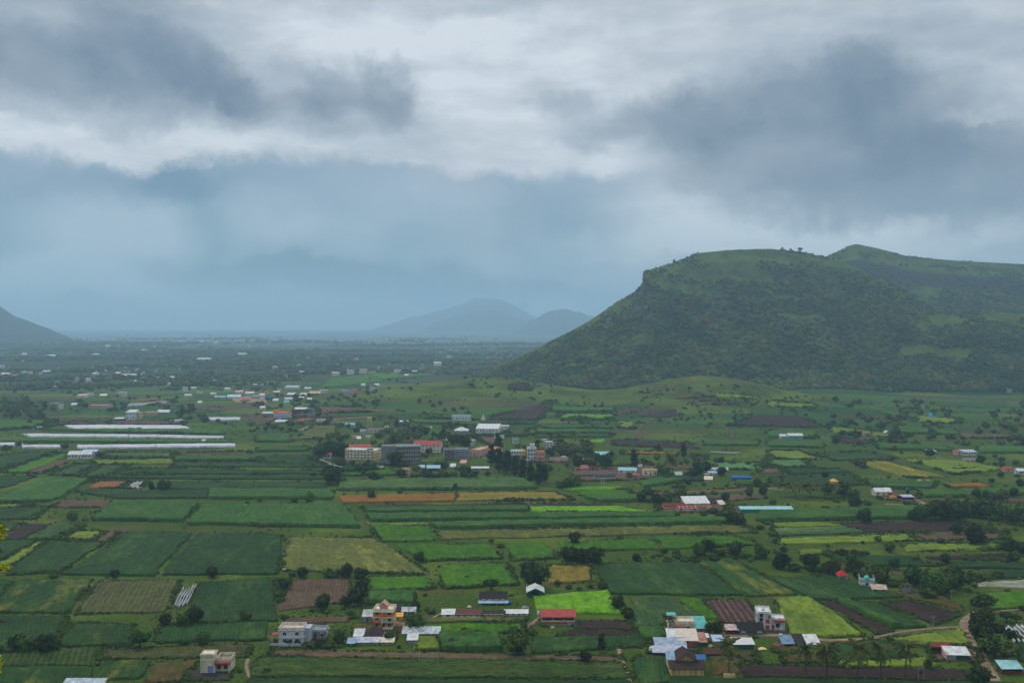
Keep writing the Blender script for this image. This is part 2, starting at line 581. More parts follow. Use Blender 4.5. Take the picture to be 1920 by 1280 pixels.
# kind: (material, crop height, roughness of the top)
FK = {
    'soy': (field_mat('soy', (25, 52, 28), (44, 78, 38), rows=.3, rowm=1.6, patch=(84, 112, 62), pam=.28), .5, .16),
    'soyl': (field_mat('soyl', (40, 70, 46), (66, 98, 60), rows=.3, rowm=1.4, patch=(124, 142, 90), pam=.4), .5, .2),
    'soyx': (field_mat('soyx', (27, 56, 28), (48, 84, 38), rows=.3, patch=(104, 112, 50), pam=.8), .5, .25),
    'rice': (field_mat('rice', (40, 82, 8), (62, 108, 14), patch=(92, 122, 32), pam=.35, gran=.8), .45, .08),
    'lime': (field_mat('lime', (64, 128, 20), (108, 158, 36), patch=(52, 96, 28), pam=.7), .6, .2),
    'limeg': (field_mat('limeg', (74, 104, 34), (112, 134, 54), patch=(58, 76, 36), pam=.7), .4, .3),
    'cane': (field_mat('cane', (38, 78, 34), (62, 102, 48), rows=.18, rowm=2.2, patch=(98, 124, 60), pam=.3), 1.7, .3),
    'corn': (field_mat('corn', (36, 72, 36), (86, 118, 72), rows=.2, rowm=2.5, gran=.5), 1.8, .8),
    'veg': (field_mat('veg', (40, 66, 30), (66, 92, 42), rows=.55, rowm=2.0, patch=(84, 96, 48), pam=.5), .5, .4),
    'olive': (field_mat('olive', (66, 78, 40), (94, 104, 56), rows=.15, patch=(124, 132, 70), pam=.6), .3, .15),
    'sparse': (field_mat('sparse', (62, 62, 40), (84, 88, 52), rows=.75, rowm=2.2, rowc=(88, 102, 52), patch=(60, 50, 38), pam=.6), .25, .15),
    'orange': (field_mat('orange', (112, 84, 40), (134, 100, 46), patch=(92, 88, 44), pam=.6), .7, .2),
    'ogreen': (field_mat('ogreen', (98, 90, 40), (126, 116, 52), patch=(78, 88, 42), pam=.7), .6, .2),
    'yellow': (field_mat('yellow', (78, 100, 42), (120, 124, 44), patch=(160, 148, 40), pam=.9), .5, .3),
    'soil': (field_mat('soil', (46, 34, 32), (58, 44, 40), rows=.25, rowm=1.0, patch=(76, 60, 54), pam=.35), .06, .04),
    'tan': (field_mat('tan', (80, 64, 52), (102, 82, 66), rows=.3, rowm=1.6, patch=(84, 88, 52), pam=.6), .08, .06),
    'furrow': (field_mat('furrow', (62, 42, 38), (70, 50, 44), rows=.85, rowm=2.6, rowc=(104, 82, 74)), .1, .05),
    'maroon': (field_mat('maroon', (86, 50, 58), (96, 58, 64)), .3, .1),
    'rust': (field_mat('rust', (130, 88, 62), (146, 102, 74), rows=.2), .06, .05),
    'grey': (field_mat('grey', (128, 132, 134), (158, 162, 166), rows=.4, patch=(88, 98, 80), pam=.5), .12, .04),
    'plastic': (field_mat('plastic', (176, 180, 190), (206, 208, 216), rows=.25, patch=(130, 136, 136), pam=.4), .3, .06),
    'asphalt': (field_mat('asphalt', (56, 54, 56), (68, 66, 66)), .03, .02),
    'dirt': (field_mat('dirt', (128, 108, 90), (150, 130, 112), patch=(96, 88, 62), pam=.5), .05, .04),
    'scrub': (field_mat('scrub', (78, 62, 40), (66, 78, 38), patch=(96, 70, 52), pam=.7), .2, .25),
    'whit': (field_mat('whit', (86, 98, 76), (128, 134, 120), rows=.4, rowc=(168, 172, 168), patch=(170, 172, 170), pam=.8), .2, .1),
    'fallow': (field_mat('fallow', (60, 66, 38), (76, 84, 46), rows=.25, patch=(84, 76, 50), pam=.5), .12, .08),
    'mint': (field_mat('mint', (62, 108, 72), (82, 128, 88)), .5, .1),
}
FNAME = {'soy': 'soybean_field', 'soyl': 'soybean_field', 'soyx': 'soybean_field', 'rice': 'rice_field', 'lime': 'bright_green_field', 'limeg': 'grass_field',
         'cane': 'cane_field', 'corn': 'maize_field', 'veg': 'vegetable_field', 'olive': 'grass_field', 'sparse': 'seedling_field', 'orange': 'dry_crop_field',
         'ogreen': 'dry_crop_field', 'yellow': 'yellow_flower_field', 'soil': 'ploughed_field', 'tan': 'ploughed_field', 'furrow': 'furrowed_field', 'maroon': 'red_leaf_field',
         'rust': 'bare_field', 'grey': 'mulched_field', 'plastic': 'plastic_covered_field', 'asphalt': 'yard_ground', 'dirt': 'dirt_ground', 'scrub': 'scrub_ground',
         'whit': 'stony_field', 'fallow': 'fallow_field', 'mint': 'green_crop_field'}

# ------------------------------------------------------------------ the land
def ground_material():
    m_, n, p = mat_base('land')
    t = n.n('ShaderNodeTexCoord').outputs['Object']
    g = n.n('ShaderNodeNewGeometry')
    at_ = n.n('ShaderNodeAttribute', attribute_name='hillness').outputs[2]
    sxyz = n.n('ShaderNodeSeparateXYZ', i={0: t})
    # patchwork of fields beyond those built one by one
    wob = n.n('ShaderNodeTexNoise', i={'Vector': t, 'Scale': .006, 'Detail': 2.0}).outputs[1]
    tv = n.n('ShaderNodeVectorMath', operation='ADD', i={0: t, 1: n.n('ShaderNodeVectorMath', operation='SCALE', i={0: wob, 3: 60.}).outputs[0]}).outputs[0]
    mp = n.n('ShaderNodeMapping', i={0: tv, 3: (.009, .02, 1)}).outputs[0]
    vo = n.n('ShaderNodeTexVoronoi', distance='CHEBYCHEV', voronoi_dimensions='2D', i={'Vector': mp, 'Scale': 1.0, 'Randomness': .8})
    vc = n.n('ShaderNodeSeparateColor', i={0: vo.outputs[1]}).outputs[0]
    rp = n.n('ShaderNodeValToRGB', i={0: vc})
    rp.color_ramp.interpolation = 'CONSTANT'
    els = rp.color_ramp.elements
    cs = [(0, (40, 74, 38)), (.22, (62, 96, 42)), (.4, (48, 84, 44)), (.55, (82, 104, 50)), (.7, (70, 66, 46)), (.78, (52, 90, 40)), (.92, (86, 74, 58))]
    els[0].position = 0; els[0].color = alb(cs[0][1]) + (1,)
    els[1].position = .22; els[1].color = alb(cs[1][1]) + (1,)
    for q, c in cs[2:]:
        e = els.new(q); e.color = alb(c) + (1,)
    ve = n.n('ShaderNodeTexVoronoi', distance='CHEBYCHEV', feature='F2', voronoi_dimensions='2D', i={'Vector': mp, 'Scale': 1.0, 'Randomness': .8})
    edge = n.ss(n.m('SUBTRACT', ve.outputs[0], vo.outputs[0]), .015, .06, .8, 0.0)
    fn = n.noise(t, .8, 6, .7)
    md = n.noise(t, .03, 5, .6)
    bank = n.mixc(n.ss(fn, .35, .65), alb((34, 60, 22)), alb((82, 106, 40)))
    bank = n.mixc(n.ss(n.noise(t, .11, 5, .65), .42, .62, 0, .6), bank, alb((52, 78, 32)))
    bank = n.mixc(n.ss(n.noise(t, .014, 5, .6), .48, .66, 0, .75), bank, alb((92, 114, 46)))
    bank = n.mixc(n.ss(md, .56, .70, 0, .7), bank, alb((92, 76, 56)))
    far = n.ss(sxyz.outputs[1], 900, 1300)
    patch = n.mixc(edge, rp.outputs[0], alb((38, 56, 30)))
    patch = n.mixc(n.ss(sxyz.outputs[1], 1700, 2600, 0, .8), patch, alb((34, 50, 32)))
    patch = n.mixc(n.ss(sxyz.outputs[1], 3600, 7500, 0, .9), patch, (.11, .175, .18))  # far land paled with distance: mist put into the ground colour
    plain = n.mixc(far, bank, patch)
    # hills: grass, scrub, bare rock on the steep bands
    gr = n.mixc(n.ss(n.noise(t, .02, 6, .65), .35, .65), alb((52, 74, 30)), alb((86, 106, 44)))
    gr = n.mixc(n.ss(n.noise(n.n('ShaderNodeMapping', i={0: t, 3: (.25, .25, 2.2)}).outputs[0], .06, 6, .7), .5, .66, 0, .75), gr, alb((44, 56, 30)))
    gr = n.mixc(n.ss(fn, .55, .75, 0, .45), gr, alb((44, 56, 30)))
    gr = n.mixc(n.ss(n.noise(t, .012, 4, .6), .45, .62, 0, .8), gr, alb((92, 116, 44)))
    gr = n.mixc(n.ss(n.noise(n.n('ShaderNodeMapping', i={0: t, 1: (40, 9, 5), 3: (.4, .4, 1.6)}).outputs[0], .03, 6, .7), .55, .66, 0, .7), gr, alb((84, 78, 50)))
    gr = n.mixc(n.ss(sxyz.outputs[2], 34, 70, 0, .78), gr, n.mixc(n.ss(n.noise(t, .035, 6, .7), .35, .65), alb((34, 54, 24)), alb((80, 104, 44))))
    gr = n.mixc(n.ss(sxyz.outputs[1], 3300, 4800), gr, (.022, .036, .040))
    nz = n.n('ShaderNodeSeparateXYZ', i={0: g.outputs['Normal']}).outputs[2]
    rock = n.mixc(n.noise(n.n('ShaderNodeMapping', i={0: t, 3: (.3, .3, 2.0)}).outputs[0], .3, 5, .7), alb((40, 42, 46)), alb((84, 84, 76)))
    gr = n.mixc(n.m('MULTIPLY', n.ss(n.m('ADD', nz, n.m('MULTIPLY', n.m('SUBTRACT', md, .5), .12)), .74, .60), at_), gr, rock)
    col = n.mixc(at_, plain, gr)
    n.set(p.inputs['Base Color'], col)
    bm = n.n('ShaderNodeBump', i={'Strength': .6, 'Distance': 1.0, 'Height': fn})
    n.set(p.inputs['Normal'], bm.outputs[0])
    p.inputs['Specular IOR Level'].default_value = .05
    return m_


M_LAND = ground_material()
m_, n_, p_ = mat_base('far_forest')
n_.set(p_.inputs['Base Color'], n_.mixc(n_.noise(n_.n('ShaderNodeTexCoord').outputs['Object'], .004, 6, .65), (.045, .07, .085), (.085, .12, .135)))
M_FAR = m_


def make_land():
    ys = np.concatenate([np.linspace(-300, 150, 70)[:-1], np.geomspace(150, 1450, 260)[:-1], np.linspace(1450, 3000, 300)[:-1], np.geomspace(3000, 16000, 110)])
    ss = np.linspace(-1, 1, 620)
    Y, S = np.meshgrid(ys, ss, indexing='ij')
    X = S * (np.maximum(np.abs(Y), 380) * 1.05)
    Z = terr(X, Y)
    v = np.stack([X, Y, Z], -1).reshape(-1, 3)
    fc = grid_faces(len(ss), len(ys))
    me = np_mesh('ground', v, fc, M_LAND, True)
    # hillness: how far the land stands above the plain (grass and rock instead of fields)
    a = np.clip((Z - 7) / 8, 0, 1).ravel().astype(np.float32)
    a = np.where((Y.ravel() < 150), 1.0, a)
    at_ = me.attributes.new('hillness', 'FLOAT', 'POINT')
    at_.data.foreach_set('value', a.astype(np.float32))
    o = bpy.data.objects.new('ground', me)
    link(o)
    tag(o, kind='structure')


make_land()


def mountain(sil, Y, dep, seed):
    px = np.linspace(sil[0][0], sil[-1][0], 160)
    r = np.interp(px, [a for a, _ in sil], [b for _, b in sil])
    r = r + fbm(px, px * 0, 60, seed, 5) * 11
    hh = np.maximum(H + (HOR - r) / F * Y, 1)
    base = np.minimum((px - px[0]) / 40, (px[-1] - px) / 40).clip(0, 1)
    hh = hh * base
    t = np.linspace(-1, 1, 61)
    T, Pp = np.meshgrid(t, np.arange(len(px)), indexing='ij')
    PX = px[Pp]
    yy = Y + T * dep
    X = (PX - 960) / F * Y + T * dep * .05
    Z = hh[Pp] * (1 - np.abs(T) ** 1.2) + np.where(np.abs(T) > .02, fbm(X, yy, 700, seed + 9, 4) * 80 * (1 - np.abs(T)) * np.minimum(np.abs(T) * 4, 1) * np.minimum(hh[Pp] / 150, 1), 0)
    Z = np.where(T == 0, hh[Pp], Z) - 6
    v = np.stack([X, yy, Z], -1).reshape(-1, 3)
    me = np_mesh('mountain', v, grid_faces(len(px), 61), M_FAR, True)
    a = me.attributes.new('hillness', 'FLOAT', 'POINT')
    a.data.foreach_set('value', np.ones(len(v), np.float32))
    o = bpy.data.objects.new('mountain', me)
    link(o)
    tag(o, kind='structure')


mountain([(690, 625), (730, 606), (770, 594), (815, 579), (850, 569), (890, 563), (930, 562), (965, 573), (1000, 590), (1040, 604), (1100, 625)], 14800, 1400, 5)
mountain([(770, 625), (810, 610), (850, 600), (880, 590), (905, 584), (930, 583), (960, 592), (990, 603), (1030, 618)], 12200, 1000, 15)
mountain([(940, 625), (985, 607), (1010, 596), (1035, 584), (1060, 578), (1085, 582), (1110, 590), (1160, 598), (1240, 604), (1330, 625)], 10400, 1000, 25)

# ------------------------------------------------------------------ haze: one closed box of even pale air round everything
hz = MB().box(-18500, -420, -9, 18500, 16800, 500)
hzm = bpy.data.materials.new('haze')
hzm.use_nodes = True
hn = NT(hzm.node_tree)
ho = hn.n('ShaderNodeOutputMaterial')
pv = hn.n('ShaderNodeVolumePrincipled')
pv.inputs['Color'].default_value = (.54, .80, 1.0, 1)
pv.inputs['Density'].default_value = 1.32e-4
pv.inputs['Anisotropy'].default_value = .25
hn.nt.links.new(pv.outputs[0], ho.inputs['Volume'])
hzo = hz.build('haze', hzm)
tag(hzo, kind='stuff')

# ------------------------------------------------------------------ fields
EDGES = []      # field borders in world space, for the hedges and bunds


def field(kind, *pts, rows='v', lift=None, edge=True):
    """four corners in photo pixels: far left, far right, near right, near left"""
    mat, ch, rough = FK[kind]
    c = [at(*p) for p in pts]
    Dm = sum(p.y for p in c) / 4
    w_ = ((c[1] - c[0]).length + (c[2] - c[3]).length) / 2
    d_ = ((c[3] - c[0]).length + (c[2] - c[1]).length) / 2
    nx = int(np.clip(w_ / (Dm / 420), 6, 150)) + 1
    ny = int(np.clip(d_ / (Dm / 230), 5, 90)) + 1
    s_ = np.concatenate([[0], np.linspace(0, 1, nx), [1]])
    t_ = np.concatenate([[0], np.linspace(0, 1, ny), [1]])
    S, T = np.meshgrid(s_, t_)
    P0 = [np.array(p[:2]) for p in c]
    XY = ((1 - S) * (1 - T))[..., None] * P0[0] + (S * (1 - T))[..., None] * P0[1] + (S * T)[..., None] * P0[2] + ((1 - S) * T)[..., None] * P0[3]
    X, Y = XY[..., 0], XY[..., 1]
    jit = min(1.6, Dm / 350)
    X = X + vn(X, Y, 9, 71) * 2 * jit
    Y = Y + vn(X, Y, 9, 72) * 2 * jit
    lf = (.1 + Dm * .00035 + (.7 if kind == 'plastic' else 0)) if lift is None else lift
    Z = terr(X, Y) + lf + ch * (1 + .3 * vn(X, Y, 25, 5))
    Z = Z + (vn(X, Y, 1.7, 8) + vn(X, Y, .8, 9)) * rough * 1.5
    rim = np.zeros_like(S, bool)
    rim[0, :] = rim[-1, :] = True
    rim[:, 0] = rim[:, -1] = True
    Z = np.where(rim, terr(X, Y) - .4, Z)
    cen = np.array([X.mean(), Y.mean(), Z.mean()])
    # local x runs along the plant rows
    e = (P0[0] - P0[3]) + (P0[1] - P0[2]) if rows == 'v' else (P0[1] - P0[0]) + (P0[2] - P0[3])
    ang = math.atan2(e[1], e[0])
    ca, sa = math.cos(-ang), math.sin(-ang)
    dx, dy = X - cen[0], Y - cen[1]
    v = np.stack([dx * ca - dy * sa, dx * sa + dy * ca, Z - cen[2]], -1).reshape(-1, 3)
    fc = grid_faces(S.shape[1], S.shape[0])[:, ::-1]
    me = np_mesh(FNAME[kind], v, fc, mat, True)
    o = bpy.data.objects.new(FNAME[kind], me)
    o.location = cen
    o.rotation_euler = (0, 0, ang)
    link(o)
    tag(o, kind='structure')
    if edge and kind != 'plastic':
        for a, b in ((0, 1), (1, 2), (2, 3), (3, 0)):
            EDGES.append((c[a].copy(), c[b].copy(), Dm))
    return o


FIELDS = """
soy 246 996 358 1000 290 1080 118 1078
soy 372 999 530 1003 520 1076 303 1079
soy 88 1016 196 1019 112 1072 12 1078
soy -20 1014 66 1014 5 1048 -60 1050
limeg 70 1016 86 1016 24 1060 -4 1060
soil 47 981 92 984 40 1011 5 1011
soy -80 976 44 980 6 1003 -80 1005
soyl 94 987 158 986 100 1010 46 1012
limeg 140 996 195 996 172 1013 118 1011
tan 198 997 222 998 203 1015 178 1014
tan 228 999 241 999 216 1016 206 1016
cane 215 942 370 945 343 978 172 975
cane 378 950 640 948 676 990 352 983
soyx 28 1090 172 1088 128 1150 -20 1148
soyx -120 1089 22 1090 -26 1148 -120 1148
sparse 185 1090 338 1088 312 1148 142 1151
soy 376 1093 516 1084 519 1164 346 1168
soy 302 1174 500 1166 497 1200 291 1205
soyx 135 1169 250 1172 244 1210 113 1211
soy -60 1158 126 1157 102 1211 -60 1214
veg -40 1221 180 1216 174 1250 -60 1250
soyx -40 1253 172 1252 168 1284 -60 1284
fallow 188 1217 470 1208 461 1231 187 1236
soyx 186 1241 284 1241 262 1272 178 1277
scrub 286 1243 372 1238 345 1278 272 1280
asphalt 352 1256 436 1254 428 1275 345 1277
olive 541 1008 704 1009 808 1077 529 1070
rice 693 986 807 987 815 1014 714 1016
limeg 683 981 807 981 808 986 692 985
cane 683 966 1262 964 1266 972 698 978
cane 812 983 1350 973 1398 981 818 992
olive 819 997 1393 985 1418 998 826 1012
rice 746 1023 916 1021 942 1047 797 1052
rice 824 1061 949 1057 971 1097 830 1103
rice 691 1083 797 1081 815 1103 695 1110
cane 696 1115 776 1113 776 1134 691 1133
tan 546 1087 657 1086 654 1128 522 1146
tan 538 1157 664 1155 654 1166 531 1171
tan 512 1218 1165 1231 1169 1241 506 1230 h
veg 486 1234 1170 1245 1178 1274 470 1269 h
soy 465 1274 1180 1279 1190 1302 460 1300 h
limeg 777 1195 821 1194 822 1219 779 1218
cane 826 1193 935 1192 940 1221 827 1221
olive 800 1160 985 1158 986 1165 802 1167 h
rice 800 1173 980 1170 980 1186 806 1188
lime 998 1120 1141 1109 1163 1153 1010 1148
cane 684 955 988 952 992 959 690 963 h
lime 995 951 1150 950 1236 961 996 960 h
rice 945 1019 1020 1018 1046 1047 963 1051
rice 1041 1018 1214 1011 1237 1031 1062 1032
rice 1226 1009 1370 1004 1422 1021 1246 1030
soy 1113 1059 1298 1053 1394 1117 1147 1115
soyx 1303 1053 1371 1048 1496 1116 1400 1118
ogreen 1026 1061 1105 1062 1108 1091 1032 1096
soyl 1184 1124 1262 1122 1326 1163 1193 1178
cane 1197 1182 1240 1179 1245 1200 1203 1203
rice 1271 1122 1309 1122 1348 1160 1320 1163
furrow 1316 1125 1402 1124 1422 1166 1354 1168
soil 1086 1164 1180 1163 1190 1180 1075 1180
soil 1060 1183 1190 1182 1195 1191 1045 1193 h
soy 1000 1197 1220 1193 1203 1212 1000 1225
soy 1189 1233 1252 1233 1258 1280 1197 1287
soil 1382 1244 1815 1256 1815 1276 1392 1268 h
soy 1256 1272 1900 1281 1900 1302 1250 1302 h
cane 1420 962 1722 951 1715 972 1424 978 h
limeg 1449 981 1560 981 1577 987 1449 989 h
soyl 1449 991 1583 989 1625 999 1451 1006 h
soil 1574 981 1790 976 1864 993 1629 999 h
limeg 1457 1011 1700 1003 1738 1013 1461 1022 h
tan 1702 1001 1880 999 1880 1011 1716 1014 h
limeg 1690 1021 1875 1019 1875 1031 1702 1035 h
soil 1730 1043 1888 1040 1888 1049 1746 1050 h
soy 1552 1044 1703 1043 1758 1063 1604 1061 h
soy 1764 1053 1925 1057 1925 1068 1790 1066 h
limeg 1500 1032 1545 1030 1545 1040 1500 1042 h
soy 1440 1084 1558 1081 1698 1121 1524 1124
limeg 1454 1123 1519 1120 1621 1192 1484 1197
soil 1536 1127 1566 1127 1675 1182 1646 1189
cane 1570 1127 1590 1127 1688 1177 1672 1178
soy 1592 1128 1644 1131 1733 1174 1692 1178
soil 1652 1129 1702 1126 1806 1150 1756 1173
scrub 1668 1108 1760 1112 1814 1146 1706 1122
soy 1567 1206 1655 1203 1718 1230 1577 1239
limeg 1662 1198 1803 1180 1818 1208 1720 1212
limeg 1580 1243 1735 1235 1760 1250 1590 1252
rice 1852 1113 1935 1109 1935 1140 1856 1144
whit 1822 1094 1930 1088 1930 1104 1836 1102 h
soy 1905 1185 1990 1185 1990 1240 1912 1240
soy 1850 1072 1930 1070 1930 1084 1840 1086 h
veg 1400 1190 1418 1190 1422 1196 1400 1197
scrub 1300 1214 1420 1222 1420 1238 1330 1238
scrub 1460 1200 1500 1200 1505 1222 1450 1222
scrub 1470 1226 1560 1228 1560 1243 1470 1241 h
scrub 660 1170 745 1170 745 1198 660 1198
dirt 1340 1190 1460 1186 1462 1192 1340 1196 h
dirt 740 1166 762 1166 765 1178 742 1180
soy -60 862 58 848 104 849 0 880
rice 116 850 134 853 46 887 -4 886
tan 100 863 134 863 78 888 42 887
soy 141 871 184 872 140 892 92 890
soy 191 873 241 873 198 896 150 894
soy -60 894 71 893 10 914 -60 918
cane 81 900 167 900 102 940 -20 943
rust 184 902 247 902 222 915 164 915
grey 251 902 278 902 267 916 226 916
tan 120 937 211 938 205 951 96 952 h
soy 10 955 90 951 60 974 -80 976
limeg -40 948 60 946 40 951 -40 953 h
soy 241 880 620 883 615 889 217 889 h
soy 216 893 612 892 607 899 203 897 h
soy 330 905 617 904 613 916 286 917 h
soy 141 921 390 920 388 934 215 935 h
cane 392 920 620 920 624 937 391 936 h
soyl 196 849 325 848 325 858 194 859 h
tan 330 850 468 847 470 853 332 856 h
cane 330 858 482 855 482 864 330 865 h
limeg 172 863 326 861 326 870 177 871 h
soy 330 867 600 868 612 875 320 876 h
plastic 120 799 340 799 358 805 142 806 h
plastic 42 815 240 816 240 820.5 60 820 h
plastic 241 816 420 819 420 823.5 242 821 h
plastic -30 832 43 832 42 836 -30 836 h
plastic 42 836 112 836 112 840 44 840 h
plastic 146 836 290 834.5 290 840 148 841 h
plastic 291 834 440 833.5 440 838 292 839.5 h
plastic 391 784 451 784 450 788 394 789 h
grey 234 757 325 751 325 756 230 763 h
grey 62 800 96 799 85 804 58 805 h
grey 310 788 346 785 345 790 312 791 h
orange 260 751 300 748 300 750 262 753 h
maroon 200 790 344 792 341 798 206 797 h
maroon 100 792 158 791 175 796 104 797 h
cane 75 807 415 808 420 815 242 813 h
cane 30 823 428 826 436 832 0 830 h
rice -60 787 103 788 60 802 -60 812 h
cane 482 817 544 816 544 829 482 829 h
olive 586 799 638 797 620 822 552 825 h
cane 482 841 580 841 578 846 484 847 h
soy 482 856 578 855 612 875 492 868 h
corn 641 905 985 899 1008 917 634 920 h
orange 634 931 854 926 855 940 642 944 h
ogreen 858 925 1038 923 1076 938 859 940 h
soil 702 946 1135 944 1148 949 672 952 h
rice 642 883 744 881 744 891 646 892 h
tan 887 816 938 820 930 836 905 830 h
cane 1012 799 1144 800 1144 804 1008 804 h
cane 1008 807 1144 808 1146 812 1006 812 h
soil 1010 803 1144 804 1144 806 1008 806 h
soy 1004 815 1146 815 1148 820 1002 820 h
lime 1092 825 1133 825 1133 831 1094 831 h
soil 920 781 1034 751 1010 787 916 786
soil 962 717 982 719 996 734 958 730
soil 1198 780 1262 766 1276 779 1236 784 h
soil 1152 823 1288 829 1314 842 1147 835 h
soil 1364 798 1418 777 1503 781 1550 802 h
orange 1168 847 1270 849 1272 851 1168 852 h
mint 1330 869 1423 869 1430 881 1348 880 h
tan 1242 873 1314 871 1308 879 1232 880 h
soil 1296 855 1324 855 1324 863 1298 863 h
lime 1062 915 1164 913 1158 919 1052 920 h
rice 1080 921 1175 919 1190 930 1090 930 h
cane 1100 934 1230 928 1240 940 1130 942 h
tan 1200 924 1400 915 1410 921 1210 931 h
tan 1290 934 1428 925 1438 934 1300 944 h
mint 1440 863 1498 863 1526 877 1442 875 h
tan 1428 878 1461 878 1469 887 1431 887 h
yellow 1594 866 1660 866 1778 895 1702 896
soy 1532 853 1638 846 1686 859 1566 864 h
soy 1472 880 1580 880 1600 886 1480 889 h
soy 1442 893 1598 889 1618 909 1452 911 h
cane 1622 901 1755 905 1748 918 1642 915 h
orange 1774 909 1838 907 1862 914 1778 914 h
cane 1725 922 1920 917 1930 929 1735 933 h
tan 1820 936 1930 934 1930 941 1830 943 h
soil 1562 818 1638 826 1648 831 1580 831 h
limeg 1440 845 1500 846 1540 862 1442 860 h
cane 1640 834 1760 836 1790 846 1650 843 h
limeg 1700 862 1800 864 1900 880 1790 890 h
tan 1780 876 1830 870 1836 878 1790 880 h
cane 1320 828 1420 828 1420 836 1326 836 h
cane 1440 808 1530 812 1530 822 1440 820 h
tan 590 762 700 766 760 772 600 775 h
scrub 470 788 560 786 600 790 470 798 h
cane 770 787 900 793 905 799 775 793 h
cane 800 779 918 784 916 788 800 783 h
veg 955 802 990 803 985 818 948 818 h
soy 900 788 1010 789 1000 795 890 794 h
rice 620 709 690 703 720 715 600 728 h
rice 690 702 830 690 860 697 722 712 h
rice 860 690 940 687 930 693 868 696 h
cane 1195 905 1240 897 1280 903 1210 915 h
soy 1240 890 1330 893 1330 901 1250 901 h
cane 1380 903 1440 906 1440 913 1380 911 h
cane 1030 762 1150 766 1150 772 1030 771 h
lime 1050 776 1148 778 1148 784 1048 784 h
soil 1052 786 1150 787 1150 789 1050 789 h
limeg 1160 790 1190 792 1186 804 1160 803 h
cane 1440 828 1540 830 1545 840 1440 838 h
limeg 1555 800 1660 812 1690 822 1560 812 h
cane 1680 800 1790 808 1800 816 1690 812 h
tan 1800 812 1900 815 1910 822 1805 822 h
scrub 1268 742 1330 739 1340 745 1265 748 h
limeg 1345 738 1420 744 1425 750 1340 746 h
tan 1300 754 1375 753 1385 758 1300 760 h
limeg 1440 752 1530 758 1540 766 1440 762 h
limeg 1720 780 1800 786 1795 795 1715 792 h
cane 1830 838 1930 840 1930 850 1840 850 h
tan 1222 1190 1310 1188 1318 1222 1216 1226
dirt 1300 1186 1440 1184 1444 1192 1302 1196 h
scrub 1330 1232 1390 1232 1382 1262 1334 1266
tan 1418 1182 1476 1180 1486 1191 1422 1192
scrub 514 1200 640 1200 640 1214 512 1214
tan 690 1176 762 1174 768 1186 690 1186
tan 1014 1166 1080 1166 1082 1174 1016 1174 h
tan 1076 876 1238 872 1240 898 1080 903 h
tan 640 862 720 872 790 874 640 870 h
tan 1230 944 1360 936 1372 960 1240 962 h
tan 1360 950 1392 948 1392 962 1366 964
tan 1640 926 1722 930 1726 942 1650 936 h
tan 958 858 1040 858 1070 868 955 868 h
tan 500 780 620 784 610 797 490 790 h
dirt 430 745 500 742 500 756 440 754 h
tan 1740 1208 1830 1214 1840 1242 1750 1238
""".strip().splitlines()
for ln_ in FIELDS:
    p_ = ln_.split()
    r_ = 'v'
    if p_[-1] == 'h':
        r_ = 'h'; p_ = p_[:-1]
    q_ = [float(a) for a in p_[1:]]
    field(p_[0], (q_[0], q_[1]), (q_[2], q_[3]), (q_[4], q_[5]), (q_[6], q_[7]), rows=r_)


def path(name, pts, wd, mat, h=.08):
    """a track through photo points, its width in metres"""
    c = [at(*p) for p in pts]
    # resample with a smooth curve
    P_ = []
    for i in range(len(c) - 1):
        p0, p1, p2, p3 = c[max(i - 1, 0)], c[i], c[i + 1], c[min(i + 2, len(c) - 1)]
        for k in range(10):
            t = k / 10
            P_.append(.5 * ((2 * p1) + (p2 - p0) * t + (2 * p0 - 5 * p1 + 4 * p2 - p3) * t * t + (3 * p1 - p0 - 3 * p2 + p3) * t ** 3))
    P_.append(c[-1])
    v = []
    for i, p in enumerate(P_):
        d = (P_[min(i + 1, len(P_) - 1)] - P_[max(i - 1, 0)]); d.z = 0
        n_ = Vector((-d.y, d.x, 0)).normalized() if d.length > 0 else Vector((1, 0, 0))
        ww = wd * (1 + .3 * float(vn(p.x, p.y, 8, 3)))
        for s_, dz in ((-.55, -.4), (-.5, h), (-.2, h + .02), (.2, h + .02), (.5, h), (.55, -.4)):
            q = p + n_ * ww * s_
            v.append((q.x, q.y, float(terr(q.x, q.y)) + dz + p.y * .0004 + .12))
    me = np_mesh(name, np.array(v), grid_faces(6, len(P_)), mat, False)
    o = bpy.data.objects.new(name, me)
    link(o)
    tag(o, kind='structure')


MD = FK['dirt'][0]
path('dirt_road', [(1830, 1148), (1812, 1162), (1808, 1176), (1815, 1190), (1826, 1208), (1838, 1228), (1850, 1248), (1866, 1275), (1872, 1300)], 3.4, MD)
path('dirt_path', [(1640, 1197), (1665, 1190), (1700, 1184), (1760, 1178), (1808, 1175)], 1.6, MD)
path('dirt_path', [(1846, 1150), (1870, 1147), (1900, 1144), (1940, 1141)], 1.6, MD)
path('dirt_path', [(1160, 1217), (1166, 1235), (1174, 1255), (1184, 1290)], 1.5, MD)
path('dirt_path', [(465, 1236), (462, 1250), (468, 1270), (475, 1290)], 1.3, MD)
path('dirt_path', [(805, 1165), (818, 1155), (830, 1150)], 1.2, MD)
path('dirt_road', [(1222, 787), (1214, 793), (1200, 802), (1196, 812), (1202, 822)], 5, FK['tan'][0])
path('dirt_path', [(1340, 788), (1352, 797), (1368, 808), (1374, 824)], 3, FK['tan'][0])
path('dirt_road', [(560, 785), (600, 790), (640, 792), (668, 796)], 3.5, MD)
path('dirt_road', [(560, 808), (590, 797), (615, 789), (690, 782)], 4, MD)
path('dirt_path', [(1660, 945), (1700, 948), (1745, 955)], 2.5, MD)
path('dirt_path', [(1720, 938), (1735, 945), (1750, 953)], 2.0, MD)
path('dirt_path', [(1440, 915), (1455, 917), (1470, 919)], 2.0, MD)
path('dirt_path', [(1375, 905), (1395, 908), (1410, 911)], 2.2, MD)
